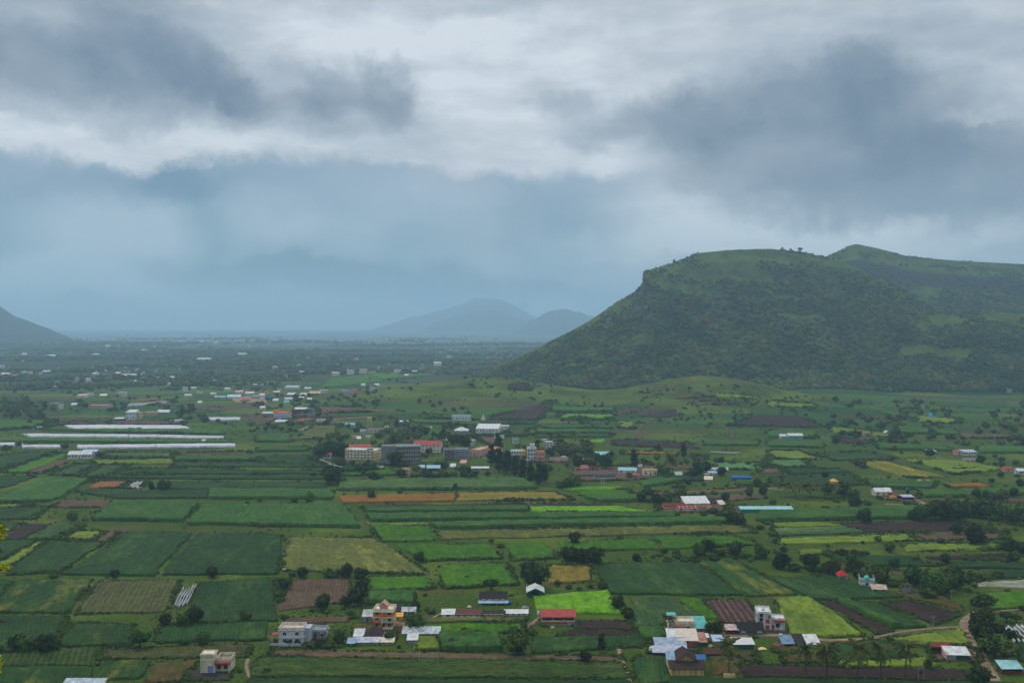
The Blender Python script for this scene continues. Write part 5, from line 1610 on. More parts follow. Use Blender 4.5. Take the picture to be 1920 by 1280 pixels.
# --- village roofs between trees: each a house of its own, described by roof and place
VIL = [
 (399, 741, 10, 3, WHITE, 'gable'), (424, 733, 14, 4, WHITE, 'hip'), (406, 747, 9, 3, CREAM, 'gable'), (417, 748, 10, 3, TEAL, 'shed'), (438, 747, 24, 3, MINT, 'gable'),
 (449, 738, 14, 3, PINK, 'shed'), (468, 741, 16, 4, WHITE, 'gable'), (458, 753, 14, 3, RED, 'shed'), (478, 748, 14, 4, GREY, 'shed'), (491, 744, 9, 3, WHITE, 'shed'),
 (502, 749, 13, 6, paint((40, 150, 190)), 'flat'), (498, 738, 7, 5, GOLD, 'flat'), (518, 739, 13, 4, CREAM, 'gable'), (511, 746, 8, 4, ORANGE, 'flat'), (515, 753, 10, 2, WHITE, 'shed'),
 (523, 733, 8, 4, WHITE, 'flat'), (545, 729, 26, 3, LAV, 'shed'), (544, 743, 15, 3, WHITE, 'shed'), (540, 751, 14, 3, WHITE, 'gable'), (537, 757, 9, 3, TEAL, 'shed'), (567, 743, 12, 3, CREAM, 'shed'),
 (565, 749, 9, 4, WHITE, 'gable'), (590, 741, 21, 4, paint((214, 180, 140)), 'gable'), (607, 737, 14, 6, WHITE, 'flat'), (577, 731, 12, 3, WHITE, 'gable'), (580, 751, 8, 2, CREAM, 'shed'),
 (646, 737, 16, 5, LAV, 'flat'), (663, 736, 9, 6, PINK, 'flat'), (672, 732, 9, 3, BRICK, 'flat'), (699, 733, 9, 5, GREY, 'gable'), (707, 724, 8, 2, WHITE, 'shed'), (680, 724, 7, 2, WHITE, 'shed'),
 (656, 702, 12, 9, WHITE, 'flat'), (680, 700, 13, 8, CREAM, 'flat'), (628, 704, 13, 5, PINK, 'gable'), (697, 701, 13, 5, TAN, 'flat'), (745, 700, 13, 7, WHITE, 'flat'), (777, 699, 9, 2, WHITE, 'shed'), (761, 706, 8, 2, WHITE, 'shed'),
 (820, 686, 13, 6, WHITE, 'gable'), (841, 671, 9, 4, WHITE, 'flat'), (667, 678, 8, 6, WHITE, 'flat'), (566, 701, 9, 4, WHITE, 'gable'), (561, 688, 9, 4, WHITE, 'flat'), (515, 692, 8, 4, PINK, 'gable'), (536, 708, 6, 4, WHITE, 'flat'),
 (506, 721, 14, 3, GREY, 'shed'), (478, 724, 8, 3, CREAM, 'gable'), (491, 723, 5, 3, WHITE, 'flat'), (604, 669, 8, 3, LAV, 'flat'), (435, 709, 10, 3, WHITE, 'gable'), (403, 717, 8, 2, TEAL, 'shed'),
 (346, 734, 8, 8, WHITE, 'flat'), (362, 732, 9, 5, WHITE, 'gable'), (372, 738, 9, 4, CREAM, 'flat'), (352, 744, 12, 3, WHITE, 'gable'), (316, 722, 7, 2, BLUE, 'shed'), (250, 720, 8, 6, CREAM, 'gabley'), (268, 720, 5, 2, BLUE, 'shed'),
 (164, 716, 8, 6, WHITE, 'gable'), (143, 714, 6, 7, paint((222, 180, 150)), 'flat'), (105, 719, 6, 3, WHITE, 'flat'), (100, 727, 5, 3, WHITE, 'flat'), (58, 725, 8, 2, WHITE, 'gable'), (74, 725, 8, 2, WHITE, 'gable'),
 (152, 745, 17, 3, PINK, 'shed'), (166, 742, 11, 4, WHITE, 'flat'), (193, 744, 12, 2, WHITE, 'shed'), (138, 761, 10, 2, WHITE, 'shed'), (8, 706, 16, 5, WHITE, 'gable'), (26, 708, 10, 4, LAV, 'gable'), (2, 690, 8, 6, WHITE, 'flat'),
 (44, 701, 10, 3, TEAL, 'gable'), (55, 701, 7, 5, CREAM, 'flat'), (75, 702, 6, 4, WHITE, 'flat'), (86, 699, 12, 2, LAV, 'shed'), (178, 703, 10, 3, WHITE, 'gable'), (220, 702, 8, 2, WHITE, 'shed'), (240, 706, 44, 2, WHITE, 'shed'),
 (320, 710, 9, 2, WHITE, 'shed'), (291, 711, 8, 2, BLUE, 'shed'), (381, 677, 26, 4, WHITE, 'shed'), (455, 682, 8, 3, WHITE, 'flat'), (452, 666, 16, 2, WHITE, 'shed'), (93, 669, 16, 2, WHITE, 'shed'), (130, 663, 5, 2, WHITE, 'flat'),
 (44, 666, 8, 2, WHITE, 'shed'), (200, 651, 10, 2, WHITE, 'shed'), (178, 667, 10, 2, WHITE, 'shed'), (267, 659, 9, 2, WHITE, 'shed'), (316, 636, 5, 2, WHITE, 'flat'), (342, 644, 10, 2, MINT, 'shed'), (378, 643, 6, 2, MINT, 'shed'), (404, 645, 8, 3, WHITE, 'shed'),
 (373, 757, 7, 2, WHITE, 'shed'), (491, 767, 9, 2, WHITE, 'shed'), (521, 793, 13, 2, WHITE, 'shed'), (534, 793, 7, 2, WHITE, 'shed'), (380, 830, 5, 1.5, WHITE, 'shed'),
 (680, 812, 9, 3, GREY, 'shed'), (700, 811, 30, 3, paint((110, 96, 92)), 'shed'), (724, 806, 6, 7, CREAM, 'flat'), (664, 823, 6, 5, paint((220, 160, 130)), 'flat'), (673, 825, 7, 2.5, WHITE, 'shed'), (691, 822, 10, 4, CREAM, 'flat'), (740, 826, 12, 3.5, WHITE, 'shed'),
 (838, 832, 14, 7, CREAM, 'flat'), (886, 833, 10, 8, CREAM, 'flat'), (868, 871, 10, 3, PINK, 'shed'), (849, 877, 9, 2, WHITE, 'shed'), (1273, 893, 12, 2.5, WHITE, 'shed'), (1328, 902, 14, 3, CREAM, 'shed'), (1325, 893, 6, 3, LAV, 'flat'),
 (1095, 880, 12, 2, BRICK, 'shed'), (1200, 877, 8, 4, WHITE, 'flat'), (1058, 860, 8, 3, CREAM, 'flat'), (1355, 948, 10, 2.5, CREAM, 'shed'), (1332, 958, 8, 2, BRICK, 'shed'), (1668, 920, 8, 3, CREAM, 'flat'),
]
RN = {WHITE: 'white', CREAM: 'cream', TEAL: 'turquoise', MINT: 'pale aqua', PINK: 'pinkish', RED: 'red', GREY: 'grey', GOLD: 'golden', ORANGE: 'orange', LAV: 'pale lavender', BRICK: 'brick coloured', TAN: 'tan', BLUE: 'light blue'}
FORM = {'gable': 'gabled', 'shed': 'low-roofed', 'flat': 'flat-roofed', 'hip': 'hip-roofed', 'gabley': 'steep-gabled'}
ORD = ['', 'second ', 'third ', 'fourth ', 'fifth ', 'sixth ', 'seventh ', 'eighth ', 'ninth ', 'tenth ', 'eleventh ', 'twelfth ', 'thirteenth ', 'fourteenth ', 'fifteenth ', 'sixteenth ', 'seventeenth ', 'eighteenth ', 'nineteenth ', 'twentieth ']


def rel(px, py, lm):
    dx, dy = px - lm[1], py - lm[2]
    if abs(dx) < max(lm[3], 10) and dy < 0: return 'behind'
    if abs(dx) < max(lm[3], 10): return 'in front of'
    return 'to the left of' if dx < 0 else 'to the right of'


def place_labels(items):
    """items: [(what, px, py)] -> unique phrases 'what, Nth nearest behind X'"""
    buckets = {}
    for i, (what, px, py) in enumerate(items):
        lm = min(LM, key=lambda l: math.hypot(px - l[1], 1.6 * (py - l[2])))
        k = (what, rel(px, py, lm), lm[0])
        buckets.setdefault(k, []).append((math.hypot(px - lm[1], 1.6 * (py - lm[2])), i))
    res = [None] * len(items)
    for (what, r_, l_), lst in buckets.items():
        lst.sort()
        for n_, (_, i) in enumerate(lst):
            if len(lst) == 1:
                res[i] = '%s %s %s' % (what, r_, l_)
            elif n_ < 20:
                res[i] = '%s, %snearest %s %s' % (what, ORD[n_], r_, l_)
    return res


its = []
for (x_, y_, w_, h_, m_, k_) in VIL:
    its.append(('%s %s %s house' % ('tiny' if w_ < 9 else 'small' if w_ < 14 else 'wide', RN.get(m_, 'blue'), FORM[k_]), x_, y_))
labs = place_labels(its)
WM = [WHITE, CREAM, GREY, TAN, WHITE]
for i, (x_, y_, w_, h_, m_, k_) in enumerate(VIL):
    p, s = base_at(x_, y_)
    B('village_house', labs[i] or its[i][0], None, x_, y_, w_, h_ * .9, max(5, min(14, w_ * s * .7)), k_, WM[i % 5] if k_ != 'flat' else m_, m_, nw=2 if w_ < 12 else 4, plain=(w_ * s < 4 or p.y > 2600), rise=None if k_ != 'shed' else 1.4 + p.y * .0006, cat='house', group='village houses among the trees', rot=random.uniform(-15, 15), dr=False, side=False, par=.5)
# far scattered houses, no more than pale specks in the haze
MB_f = {}
for m_, nm in ((WHITE, 'white'), (LAV, 'grey'), (CREAM, 'cream')):
    mb = MB().box(-.5, 0, -.3, .5, .8, .75); mb.cur = 0
    mb.slab((-.56, -.06, .76), (.56, -.06, .76), (.56, .86, .92), (-.56, .86, .92), .06)
    MB_f[nm] = mb.data('far_house', m_)
rr = random.Random(5)
CEN = [(rr.uniform(-20, 1000), 634 + 64 * rr.random() ** 1.2) for _ in range(30)]
FM_ = {'white': paint((188, 190, 194)), 'grey': paint((150, 154, 160)), 'cream': paint((184, 174, 154))}
for nm in FM_: MB_f[nm].materials[0] = FM_[nm]
for i in range(170):
    while True:
        c = rr.choice(CEN)
        px, py = rr.gauss(c[0], 34), rr.gauss(c[1], 5)
        if py < 629 or py > 702 or (px < 170 and py < 665) or px > 1030: continue
        break
    p = at(px, py)
    if p.z > 25: continue
    nm = rr.choice(('white', 'grey', 'grey', 'cream'))
    o = bpy.data.objects.new('far_house', MB_f[nm]); o.location = p
    k = min(rr.uniform(2.0, 5.5) * p.y / F, 24)
    o.scale = (k, k * .6, k * .5 + 2.0); o.rotation_euler = (0, 0, rr.uniform(-.5, .5)); link(o)
    tag(o, 'tiny pale %s house, a mere speck among trees on the hazy far plain' % nm, 'house', 'far %s houses on the hazy plain' % nm)

# --- poles
def pole(px, py, hm, label, double=False, name='utility_pole', m_=None):
    p, s = base_at(px, py)
    r_ = empty(name, p, R(random.uniform(-20, 20))); tag(r_, label, 'pole')
    m_ = m_ or GREY
    for x in ((-1.1, 1.1) if double else (0,)):
        MB().cyl(x, 0, -.5, hm, .13, 8, .09).build('post', m_, r_)
    MB().box(-1.4 if double else -.8, -.06, hm - .7, 1.4 if double else .8, .06, hm - .55).build('cross_arm', m_, r_)
    for x in (-.7, 0, .7): MB().cyl(x, 0, hm - .55, hm - .3, .06, 6).build('insulator', WHITE, r_)
    if double:
        MB().box(-.5, -.35, hm * .5, .5, .35, hm * .5 + 1.0).build('transformer', SLATE, r_)


pole(1727, 1276, 5, 'twin-post transformer pole standing on the dark soil near the palms', True)
pole(1750, 1175, 4.5, 'thin pole at the near edge of the brown ploughed triangle')
pole(1784, 1124, 4.5, 'thin pole beside the scrubby mound and dark trees')
pole(1345, 1188, 5, 'thin pole between the turquoise sheds and the red and white shelter')
pole(453, 1255, 5.5, 'dark pole right of the cream house with a stair tower')
pole(1226, 1192, 5, 'pale pole in the soybean plot left of the cream bungalow')
pole(822, 1252, 5.5, 'thin pole at the far edge of the vegetable rows')
pole(773, 1237, 6, 'faint pole below the small white shed')
pole(994, 960, 6, 'pole at the left end of the lime green strip')
pole(988, 946, 7, 'twin pole in the dry orange crop', True)
pole(880, 905, 7, 'pole standing in the maize field')
pole(1130, 908, 5, 'twin white posts in the grass before the brick yard', True, 'white_posts', WHITE)
p, s = base_at(786, 1239)
o = MB().tube([(0, 0, -.3), (.05, 0, 1.5), (-.04, 0, 2.6)], .09, 6).build('white_stake', WHITE); o.location = p; tag(o, 'white wooden stake on the ploughed strip', 'stake')
p, s = base_at(551, 1172)
o = MB().cyl(0, 0, 0, 5.0, .05, 6).build('mast', GREY); 
o.location = at(536, 1188); tag(o, 'thin mast on the left part of the white villa', 'mast')
p, s = base_at(470, 1214)
# small scattered heaps
for (px, py, r_, m_, lab, cat) in ((985, 1140, 1.6, GREY, 'grey stone and rubble heap between the two white-roofed sheds', 'rubble heap'), (602, 1172, 1.8, BROWNT, 'brown dung heap on the grass above the white villa', 'heap'),
                        (1460, 1212, 2.6, paint((116, 80, 66)), 'reddish earth heap left of the blue yard roof', 'earth heap'), (1703, 1110, 3.6, paint((70, 66, 62)), 'dark stony spoil mound right of the domed shrine', 'mound'),
                        (533, 1068, .9, WHITE, 'small pile of white sacks at the corner of the grassy field', 'sacks'), (578, 1064, .7, WHITE, 'white sack pile on the near side of the grassy field', 'sacks'), (706, 1190, 1.1, TAN, 'straw stack in the yard left of the long pale grey shed', 'fodder stack'), (1036, 1177, .9, TAN, 'small straw stack below the red-roofed cattle shed', 'fodder stack'),
                        (1332, 1212, 1.0, TAN, 'straw stack left of the small pale blue shelter', 'fodder stack'), (1464, 1191, 1.0, WHITE, 'white bundle beside the yard of the modern white villa', 'bundle'), (1226, 1216, .8, TAN, 'low straw stack left of the sky-blue-roofed store', 'fodder stack'),
                        (880, 1138, .9, WHITE, 'pale bundle at the left of the black-roofed farmhouse', 'bundle'), (1722, 944, 1.3, TAN, 'straw stack right of the silver-roofed shed', 'fodder stack'), (1504, 1220, .9, CREAM, 'pale heap in front of the black-roofed yard building', 'heap'), (1068, 1170, .9, DBLUE, 'small blue drum pile in front of the red-roofed cattle shed', 'drums')):
    p = at(px, py); mb = MB(); n_ = 12; rng = random.Random(px)
    prof = [(1.0, -.2), (.95, .1), (.7, .35), (.4, .52), (.0, .6)]
    for rad, z in prof:
        for j in range(n_):
            t = 2 * math.pi * j / n_; q = rad * r_ * rng.uniform(.8, 1.15)
            mb.v.append((math.cos(t) * q, math.sin(t) * q, z * r_ * rng.uniform(.85, 1.15)))
    for i in range(len(prof) - 1):
        for j in range(n_):
            jj = (j + 1) % n_; mb.quadf((i * n_ + j, i * n_ + jj, (i + 1) * n_ + jj, (i + 1) * n_ + j))
    o = mb.build(cat.replace(' ', '_'), m_); o.location = p + Vector((0, 0, .25)); tag(o, lab, cat)
# ------------------------------------------------------------------ trees
def crown_mesh(name, lobes, nq, qs, mat, seed, core=.72, flat=1.0):
    """leaf clumps spread over and through several lobes round a dark inner mass; unit crown: radius 1, centre at 0"""
    r_ = np.random.RandomState(seed)
    V, Fc = [], []
    wts = np.array([l[3] ** 2 for l in lobes]); wts = wts / wts.sum()
    for k in range(nq):
        l = lobes[r_.choice(len(lobes), p=wts)]
        d = r_.normal(size=3); d /= np.linalg.norm(d)
        if d[2] < -.5: d[2] *= .5
        rad = l[3] * (1 + .16 * r_.normal()) * r_.uniform(.82, 1.04)
        c = np.array(l[:3]) + d * rad * np.array([1, 1, flat])
        n = d * .75 + r_.normal(size=3) * .5; n /= np.linalg.norm(n)
        a = np.cross(n, [0.1, .2, 1]); a /= np.linalg.norm(a); b = np.cross(n, a)
        s_ = qs * r_.uniform(.6, 1.4)
        k0 = len(V)
        for (p, q) in ((-1, -.6), (.9, -.8), (1, .7), (-.7, 1)):
            V.append(c + (a * p + b * q) * s_ + n * r_.uniform(-.3, .3) * s_)
        Fc.append((k0, k0 + 1, k0 + 2, k0 + 3))
    # inner mass, knobbly, same leaves
    for l in lobes:
        k0 = len(V); nu, nv = 8, 5
        for j in range(nv):
            ph = math.pi * (j + .5) / nv
            for i in range(nu):
                th = 2 * math.pi * i / nu + j * .4
                q = l[3] * core * r_.uniform(.85, 1.12)
                V.append(np.array(l[:3]) + np.array([math.cos(th) * math.sin(ph), math.sin(th) * math.sin(ph), math.cos(ph) * flat]) * q)
        for j in range(nv - 1):
            for i in range(nu):
                i2 = (i + 1) % nu
                Fc.append((k0 + j * nu + i, k0 + (j + 1) * nu + i, k0 + (j + 1) * nu + i2, k0 + j * nu + i2))
        Fc.append((k0, k0 + 2, k0 + 4, k0 + 6)); Fc.append((k0 + (nv - 1) * nu + 6, k0 + (nv - 1) * nu + 4, k0 + (nv - 1) * nu + 2, k0 + (nv - 1) * nu))
    return np_mesh(name, np.array(V), np.array(Fc, np.int64), mat)


def rlobes(seed, n, sp, r0, r1, zf=.6, up=0.0):
    r_ = random.Random(seed)
    L = [(0, 0, up, r1)] + [(math.cos(i * 2.1 + seed) * sp * .6, math.sin(i * 2.1 + seed) * sp * .6, -.34 * zf / .55 + up * .2, r1 * .85) for i in range(3)]
    for i in range(n):
        t = 2 * math.pi * (i + r_.random() * .7) / n
        q = sp * r_.uniform(.75, 1.1)
        L.append((math.cos(t) * q, math.sin(t) * q, r_.uniform(-.5, .5) * zf, r_.uniform(r0, r1)))
    return L


CR_ROUND = [crown_mesh('crown', rlobes(i, 5 + i % 3, .5, .34, .52, .55, .18), 620, .085, (M_LEAF, M_LEAF, M_LEAF2)[i % 3], i + 1) for i in range(6)]
CR_WIDE = [crown_mesh('crown', rlobes(40 + i, 7, .66, .26, .4, .3, .12), 560, .08, (M_LEAF2, M_LEAF)[i % 2], i + 21, flat=.75) for i in range(3)]
CR_BUSH = [crown_mesh('crown', rlobes(60 + i, 4, .5, .35, .5, .2, .05), 260, .11, (M_LEAF2, M_LEAF, M_LEAF2)[i], i + 31, flat=.8) for i in range(3)]
CR_TALL = [crown_mesh('crown', [(0, 0, -.7, .42), (.14, .05, -.1, .48), (-.12, 0, .5, .42), (.04, .1, 1.0, .3), (-.2, -.15, -.35, .36)], 520, .085, M_LEAF3, i + 41) for i in range(3)]
CR_CONE = [crown_mesh('crown', [(0, 0, -.9, .45), (0, 0, -.35, .38), (0, 0, .2, .28), (0, 0, .7, .18), (0, 0, 1.05, .1)], 420, .07, M_LEAF2, 51)]


def trunk_mesh(seed, hh, r0, spread):
    r_ = random.Random(seed); mb = MB()
    mb.tube([(0, 0, -.5), (.05 * hh * r_.uniform(-1, 1), 0, hh * .4), (0, .04 * hh, hh)], [r0 * 1.25, r0, r0 * .6], 7)
    for i in range(4):
        t = 2 * math.pi * (i + r_.random() * .6) / 4
        mb.tube([(0, 0, hh * .55), (math.cos(t) * spread * .5, math.sin(t) * spread * .5, hh * .95), (math.cos(t) * spread, math.sin(t) * spread, hh * 1.35)], [r0 * .5, r0 * .35, r0 * .15], 5)
    return mb.data('trunk', M_BARK)


TR = [trunk_mesh(i, 1.0, .09, .55) for i in range(3)]


def frond_mesh(L, seed):
    """one palm frond: a drooping midrib with leaflets on both sides"""
    r_ = random.Random(seed); mb = MB(); n_ = 9
    pts = [Vector((L * t, 0, L * (.42 * t - .95 * t * t))) for t in [i / n_ for i in range(n_ + 1)]]
    for i in range(n_):
        a, b = pts[i], pts[i + 1]
        for sgn in (-1, 1):
            for k in range(2):
                c = a.lerp(b, k * .5 + .1); c2 = a.lerp(b, k * .5 + .42)
                ll = L * .26 * math.sin(math.pi * min(.97, (i + k * .5 + 1.2) / (n_ + 1.5))) * r_.uniform(.8, 1.1)
                tip = c + Vector((ll * .45, sgn * ll, -ll * r_.uniform(.35, .8)))
                mb.poly([c, c2, tip + Vector((.07, 0, 0)), tip])
        mb.poly([a + Vector((0, .05, .03)), a + Vector((0, -.05, .03)), b + Vector((0, -.03, .03)), b + Vector((0, .03, .03))])
    return mb.data('frond', M_PALM)


FR = [frond_mesh(1.0, i) for i in range(3)]


def palm_crown_mesh(seed, n_=15):
    r_ = random.Random(seed); V, Fc = [], []
    for i in range(n_):
        f = FR[i % 3]
        M = Matrix.Rotation(2 * math.pi * i / n_ * 1.618 * 2.2, 4, 'Z') @ Matrix.Rotation(R(-r_.uniform(-25, 60)), 4, 'Y')
        k0 = len(V)
        V += [tuple(M @ v.co) for v in f.vertices]
        Fc += [tuple(k0 + j for j in p.vertices) for p in f.polygons]
    return np_mesh('crown', np.array(V), np.array(Fc, np.int64), M_PALM)


PALMC = [palm_crown_mesh(1), palm_crown_mesh(2)]
PTR = [MB().tube([(0, 0, -.05), (.02, 0, .3), (.05, .01, .65), (.06, .02, 1.0)], [.030, .022, .018, .015], 7).data('trunk', M_BARK)]

# kind letters: r round tree, w wide crown, b bush, t tall dark tree, c cone, p palm
TREES = """398 1082 26 r;215 1085 22 r;100 1082 24 b;147 1015 14 b;108 1012 16 b;84 1019 16 b;460 1163 26 r;365 1168 38 r;343 1173 34 r;310 1173 28 r;400 1169 16 b;417 1169 16 b;435 1168 18 b;
262 1214 44 w;130 1214 20 b;194 1210 10 r;30 1218 36 r;50 1221 38 r;84 1221 40 r;102 1220 28 r;40 1214 30 r;92 1214 34 r;12 1224 36 b;67 1219 12 c;345 1207 24 b;380 1207 28 r;305 1206 14 b;449 1259 13 r;500 1262 22 b;135 976 22 r;160 976 14 b;284 918 12 t;303 919 18 t;314 918 14 t;329 920 10 r;
188 898 15 r;175 901 14 b;202 951 18 p;185 964 20 b;25 892 12 b;35 836 15 r;122 842 18 r;12 844 24 b;69 835 10 b;361 868 9 r;394 870 8 r;448 869 9 r;312 832 6 r;185 858 16 r;430 832 12 b;
523 1122 20 r;532 1104 26 r;567 1081 24 r;548 1080 17 b;620 1080 38 b;650 1082 32 r;676 1090 34 r;678 1112 32 r;672 1134 42 r;650 1136 26 r;605 1142 36 r;640 1132 12 b;525 1128 22 b;786 1054 24 r;829 981 11 r;938 977 12 b;921 1017 13 r;938 1026 18 b;921 1106 32 w;780 1143 20 r;801 1144 14 b;
779 1182 42 r;637 1205 30 r;730 1202 22 r;600 1212 32 b;585 1213 26 b;617 1213 28 b;495 1234 22 b;541 1210 15 r;558 1210 15 r;870 1182 16 b;810 1149 20 b;970 1226 54 r;995 1189 26 b;962 1183 22 b;893 1190 22 b;850 1208 30 b;880 1216 26 b;865 1198 24 b;842 1190 20 b;915 1220 12 b;1000 1100 60 r;
1078 1019 26 r;1162 1011 14 r;1068 1058 42 r;1090 1058 38 r;1115 1058 40 r;1193 1051 19 r;1245 1036 20 b;1268 1037 18 b;1285 1053 26 b;1302 1054 28 b;1310 1041 30 r;1327 1038 34 r;1350 1041 30 b;1378 1042 34 r;1400 1046 30 b;1428 1046 32 r;1340 1052 30 b;
1045 1098 15 r;1066 1103 17 b;1086 1105 15 b;1107 1101 20 b;1128 1102 24 b;1160 1142 30 r;1178 1161 28 r;1150 1126 20 b;1172 1150 22 b;1128 1221 26 t;1097 1241 26 r;1065 1192 10 r;1060 1192 9 b;996 1190 26 b;1345 1188 32 r;1330 1186 24 r;1256 1188 24 p;1367 1262 30 p;1412 1230 18 b;1448 1218 13 r;
1370 981 26 r;1387 985 28 r;1350 972 22 b;1366 966 28 b;1335 962 26 b;1621 979 32 r;1727 976 34 r;1745 972 34 r;1765 973 48 r;1792 975 46 r;1820 968 44 r;1850 972 46 r;1880 975 40 r;1900 982 36 r;1916 966 30 r;1794 1001 30 r;1828 1021 48 r;1668 1035 24 r;1772 1057 25 r;1718 1051 17 r;1900 1051 32 b;1893 1037 36 r;1917 1041 32 r;1890 1013 15 r;1617 1019 9 r;1797 1016 13 r;1778 1016 8 r;1738 998 10 r;
1555 1042 28 b;1580 1042 32 b;1605 1042 30 b;1622 1041 22 b;1465 1066 36 r;1490 1070 32 b;1515 1064 32 r;1562 1077 36 r;1602 1070 36 r;1622 1086 34 b;1650 1094 36 r;1672 1098 32 b;1538 1072 24 b;1715 1098 46 r;1745 1108 50 r;1772 1110 50 r;1792 1102 44 r;1742 1120 42 b;1762 1114 40 r;1700 1106 30 b;
1815 1092 30 b;1845 1088 34 b;1870 1082 26 b;1848 1144 46 w;1835 1178 40 r;1852 1168 32 r;1888 1166 30 w;1905 1168 26 w;1842 1200 52 r;1872 1212 62 w;1866 1232 64 w;1884 1246 60 w;1850 1220 44 r;1836 1286 50 r;1631 1199 15 r;1620 1200 10 b;1740 1252 16 t;1868 1182 24 b;1900 1200 26 b;1556 1215 10 b;
1512 1265 26 p;1551 1278 34 p;1607 1280 36 p;1652 1276 32 p;1697 1276 32 p;1475 1241 15 p;1741 1254 14 p;1443 1020 16 p;1452 1018 12 r;
600 860 36 r;622 855 36 r;640 858 34 r;588 864 26 b;622 907 44 r;638 906 32 b;655 884 36 b;680 884 34 b;640 874 30 b;700 882 26 b;742 874 34 r;756 874 28 b;805 847 13 r;872 838 30 r;850 834 26 r;872 896 28 r;800 898 26 r;835 896 28 b;818 896 22 b;775 894 16 b;696 934 19 r;752 918 14 b;750 926 13 r;670 923 10 r;580 943 24 r;552 943 16 r;487 941 9 r;853 918 10 t;
935 848 28 t;922 872 30 t;936 884 34 t;950 888 34 t;965 893 30 t;980 899 30 t;995 905 30 t;1010 908 32 t;1021 904 26 t;1062 916 24 r;1072 914 26 r;1085 912 14 r;1050 913 26 b;1082 870 22 r;1110 872 30 b;1135 878 34 r;1190 876 26 t;1180 896 16 r;1232 888 16 b;1255 888 26 p;1240 893 20 r;1262 890 20 p;1300 894 20 r;1310 888 30 r;1325 884 24 r;
1215 932 26 r;1230 944 24 r;1250 945 30 r;1262 932 14 r;1278 934 24 r;1202 940 20 r;1360 938 20 r;1405 930 16 t;1430 928 18 t;1420 912 20 r;1440 905 18 b;1282 858 22 t;1232 862 14 r;1345 868 12 r;1374 870 14 r;1403 872 12 r;1547 895 16 r;1582 893 10 r;1640 852 10 r;1580 930 34 r;1600 938 28 r;1550 925 24 r;1603 952 30 r;1625 946 22 b;1862 938 20 r;1845 922 14 r;1780 938 16 r;1900 932 22 r;1880 940 30 r;1850 935 20 r;1545 972 14 b;1490 978 12 b;1500 958 14 b;1550 958 24 b;1572 956 18 b"""
SPOTS = []
for t_ in TREES.replace('\n', '').split(';'):
    a = t_.split()
    if len(a) == 4: SPOTS.append((float(a[0]), float(a[1]), float(a[2]), a[3]))


def near_foot(x, y, m_=0.0):
    for fx, fy, fr in FOOT:
        if (x - fx) ** 2 + (y - fy) ** 2 < (fr + m_) ** 2: return True
    return False


# keep the weeds off the cultivated plots
polys = []
for k in range(0, len(EDGES), 4):
    polys.append([EDGES[k + j][0] for j in range(4)])
bb = [(min(q.x for q in P), max(q.x for q in P), min(q.y for q in P), max(q.y for q in P)) for P in polys]


def in_field(x, y):
    for P, (a, b, c, d) in zip(polys, bb):
        if a < x < b and c < y < d:
            ins = True; sg = 0
            for j in range(4):
                u, v = P[j], P[(j + 1) % 4]
                cr = (v.x - u.x) * (y - u.y) - (v.y - u.y) * (x - u.x)
                if sg == 0: sg = 1 if cr > 0 else -1
                elif cr * sg < 0: ins = False; break
            if ins: return True
    return False



rz = random.Random(99)
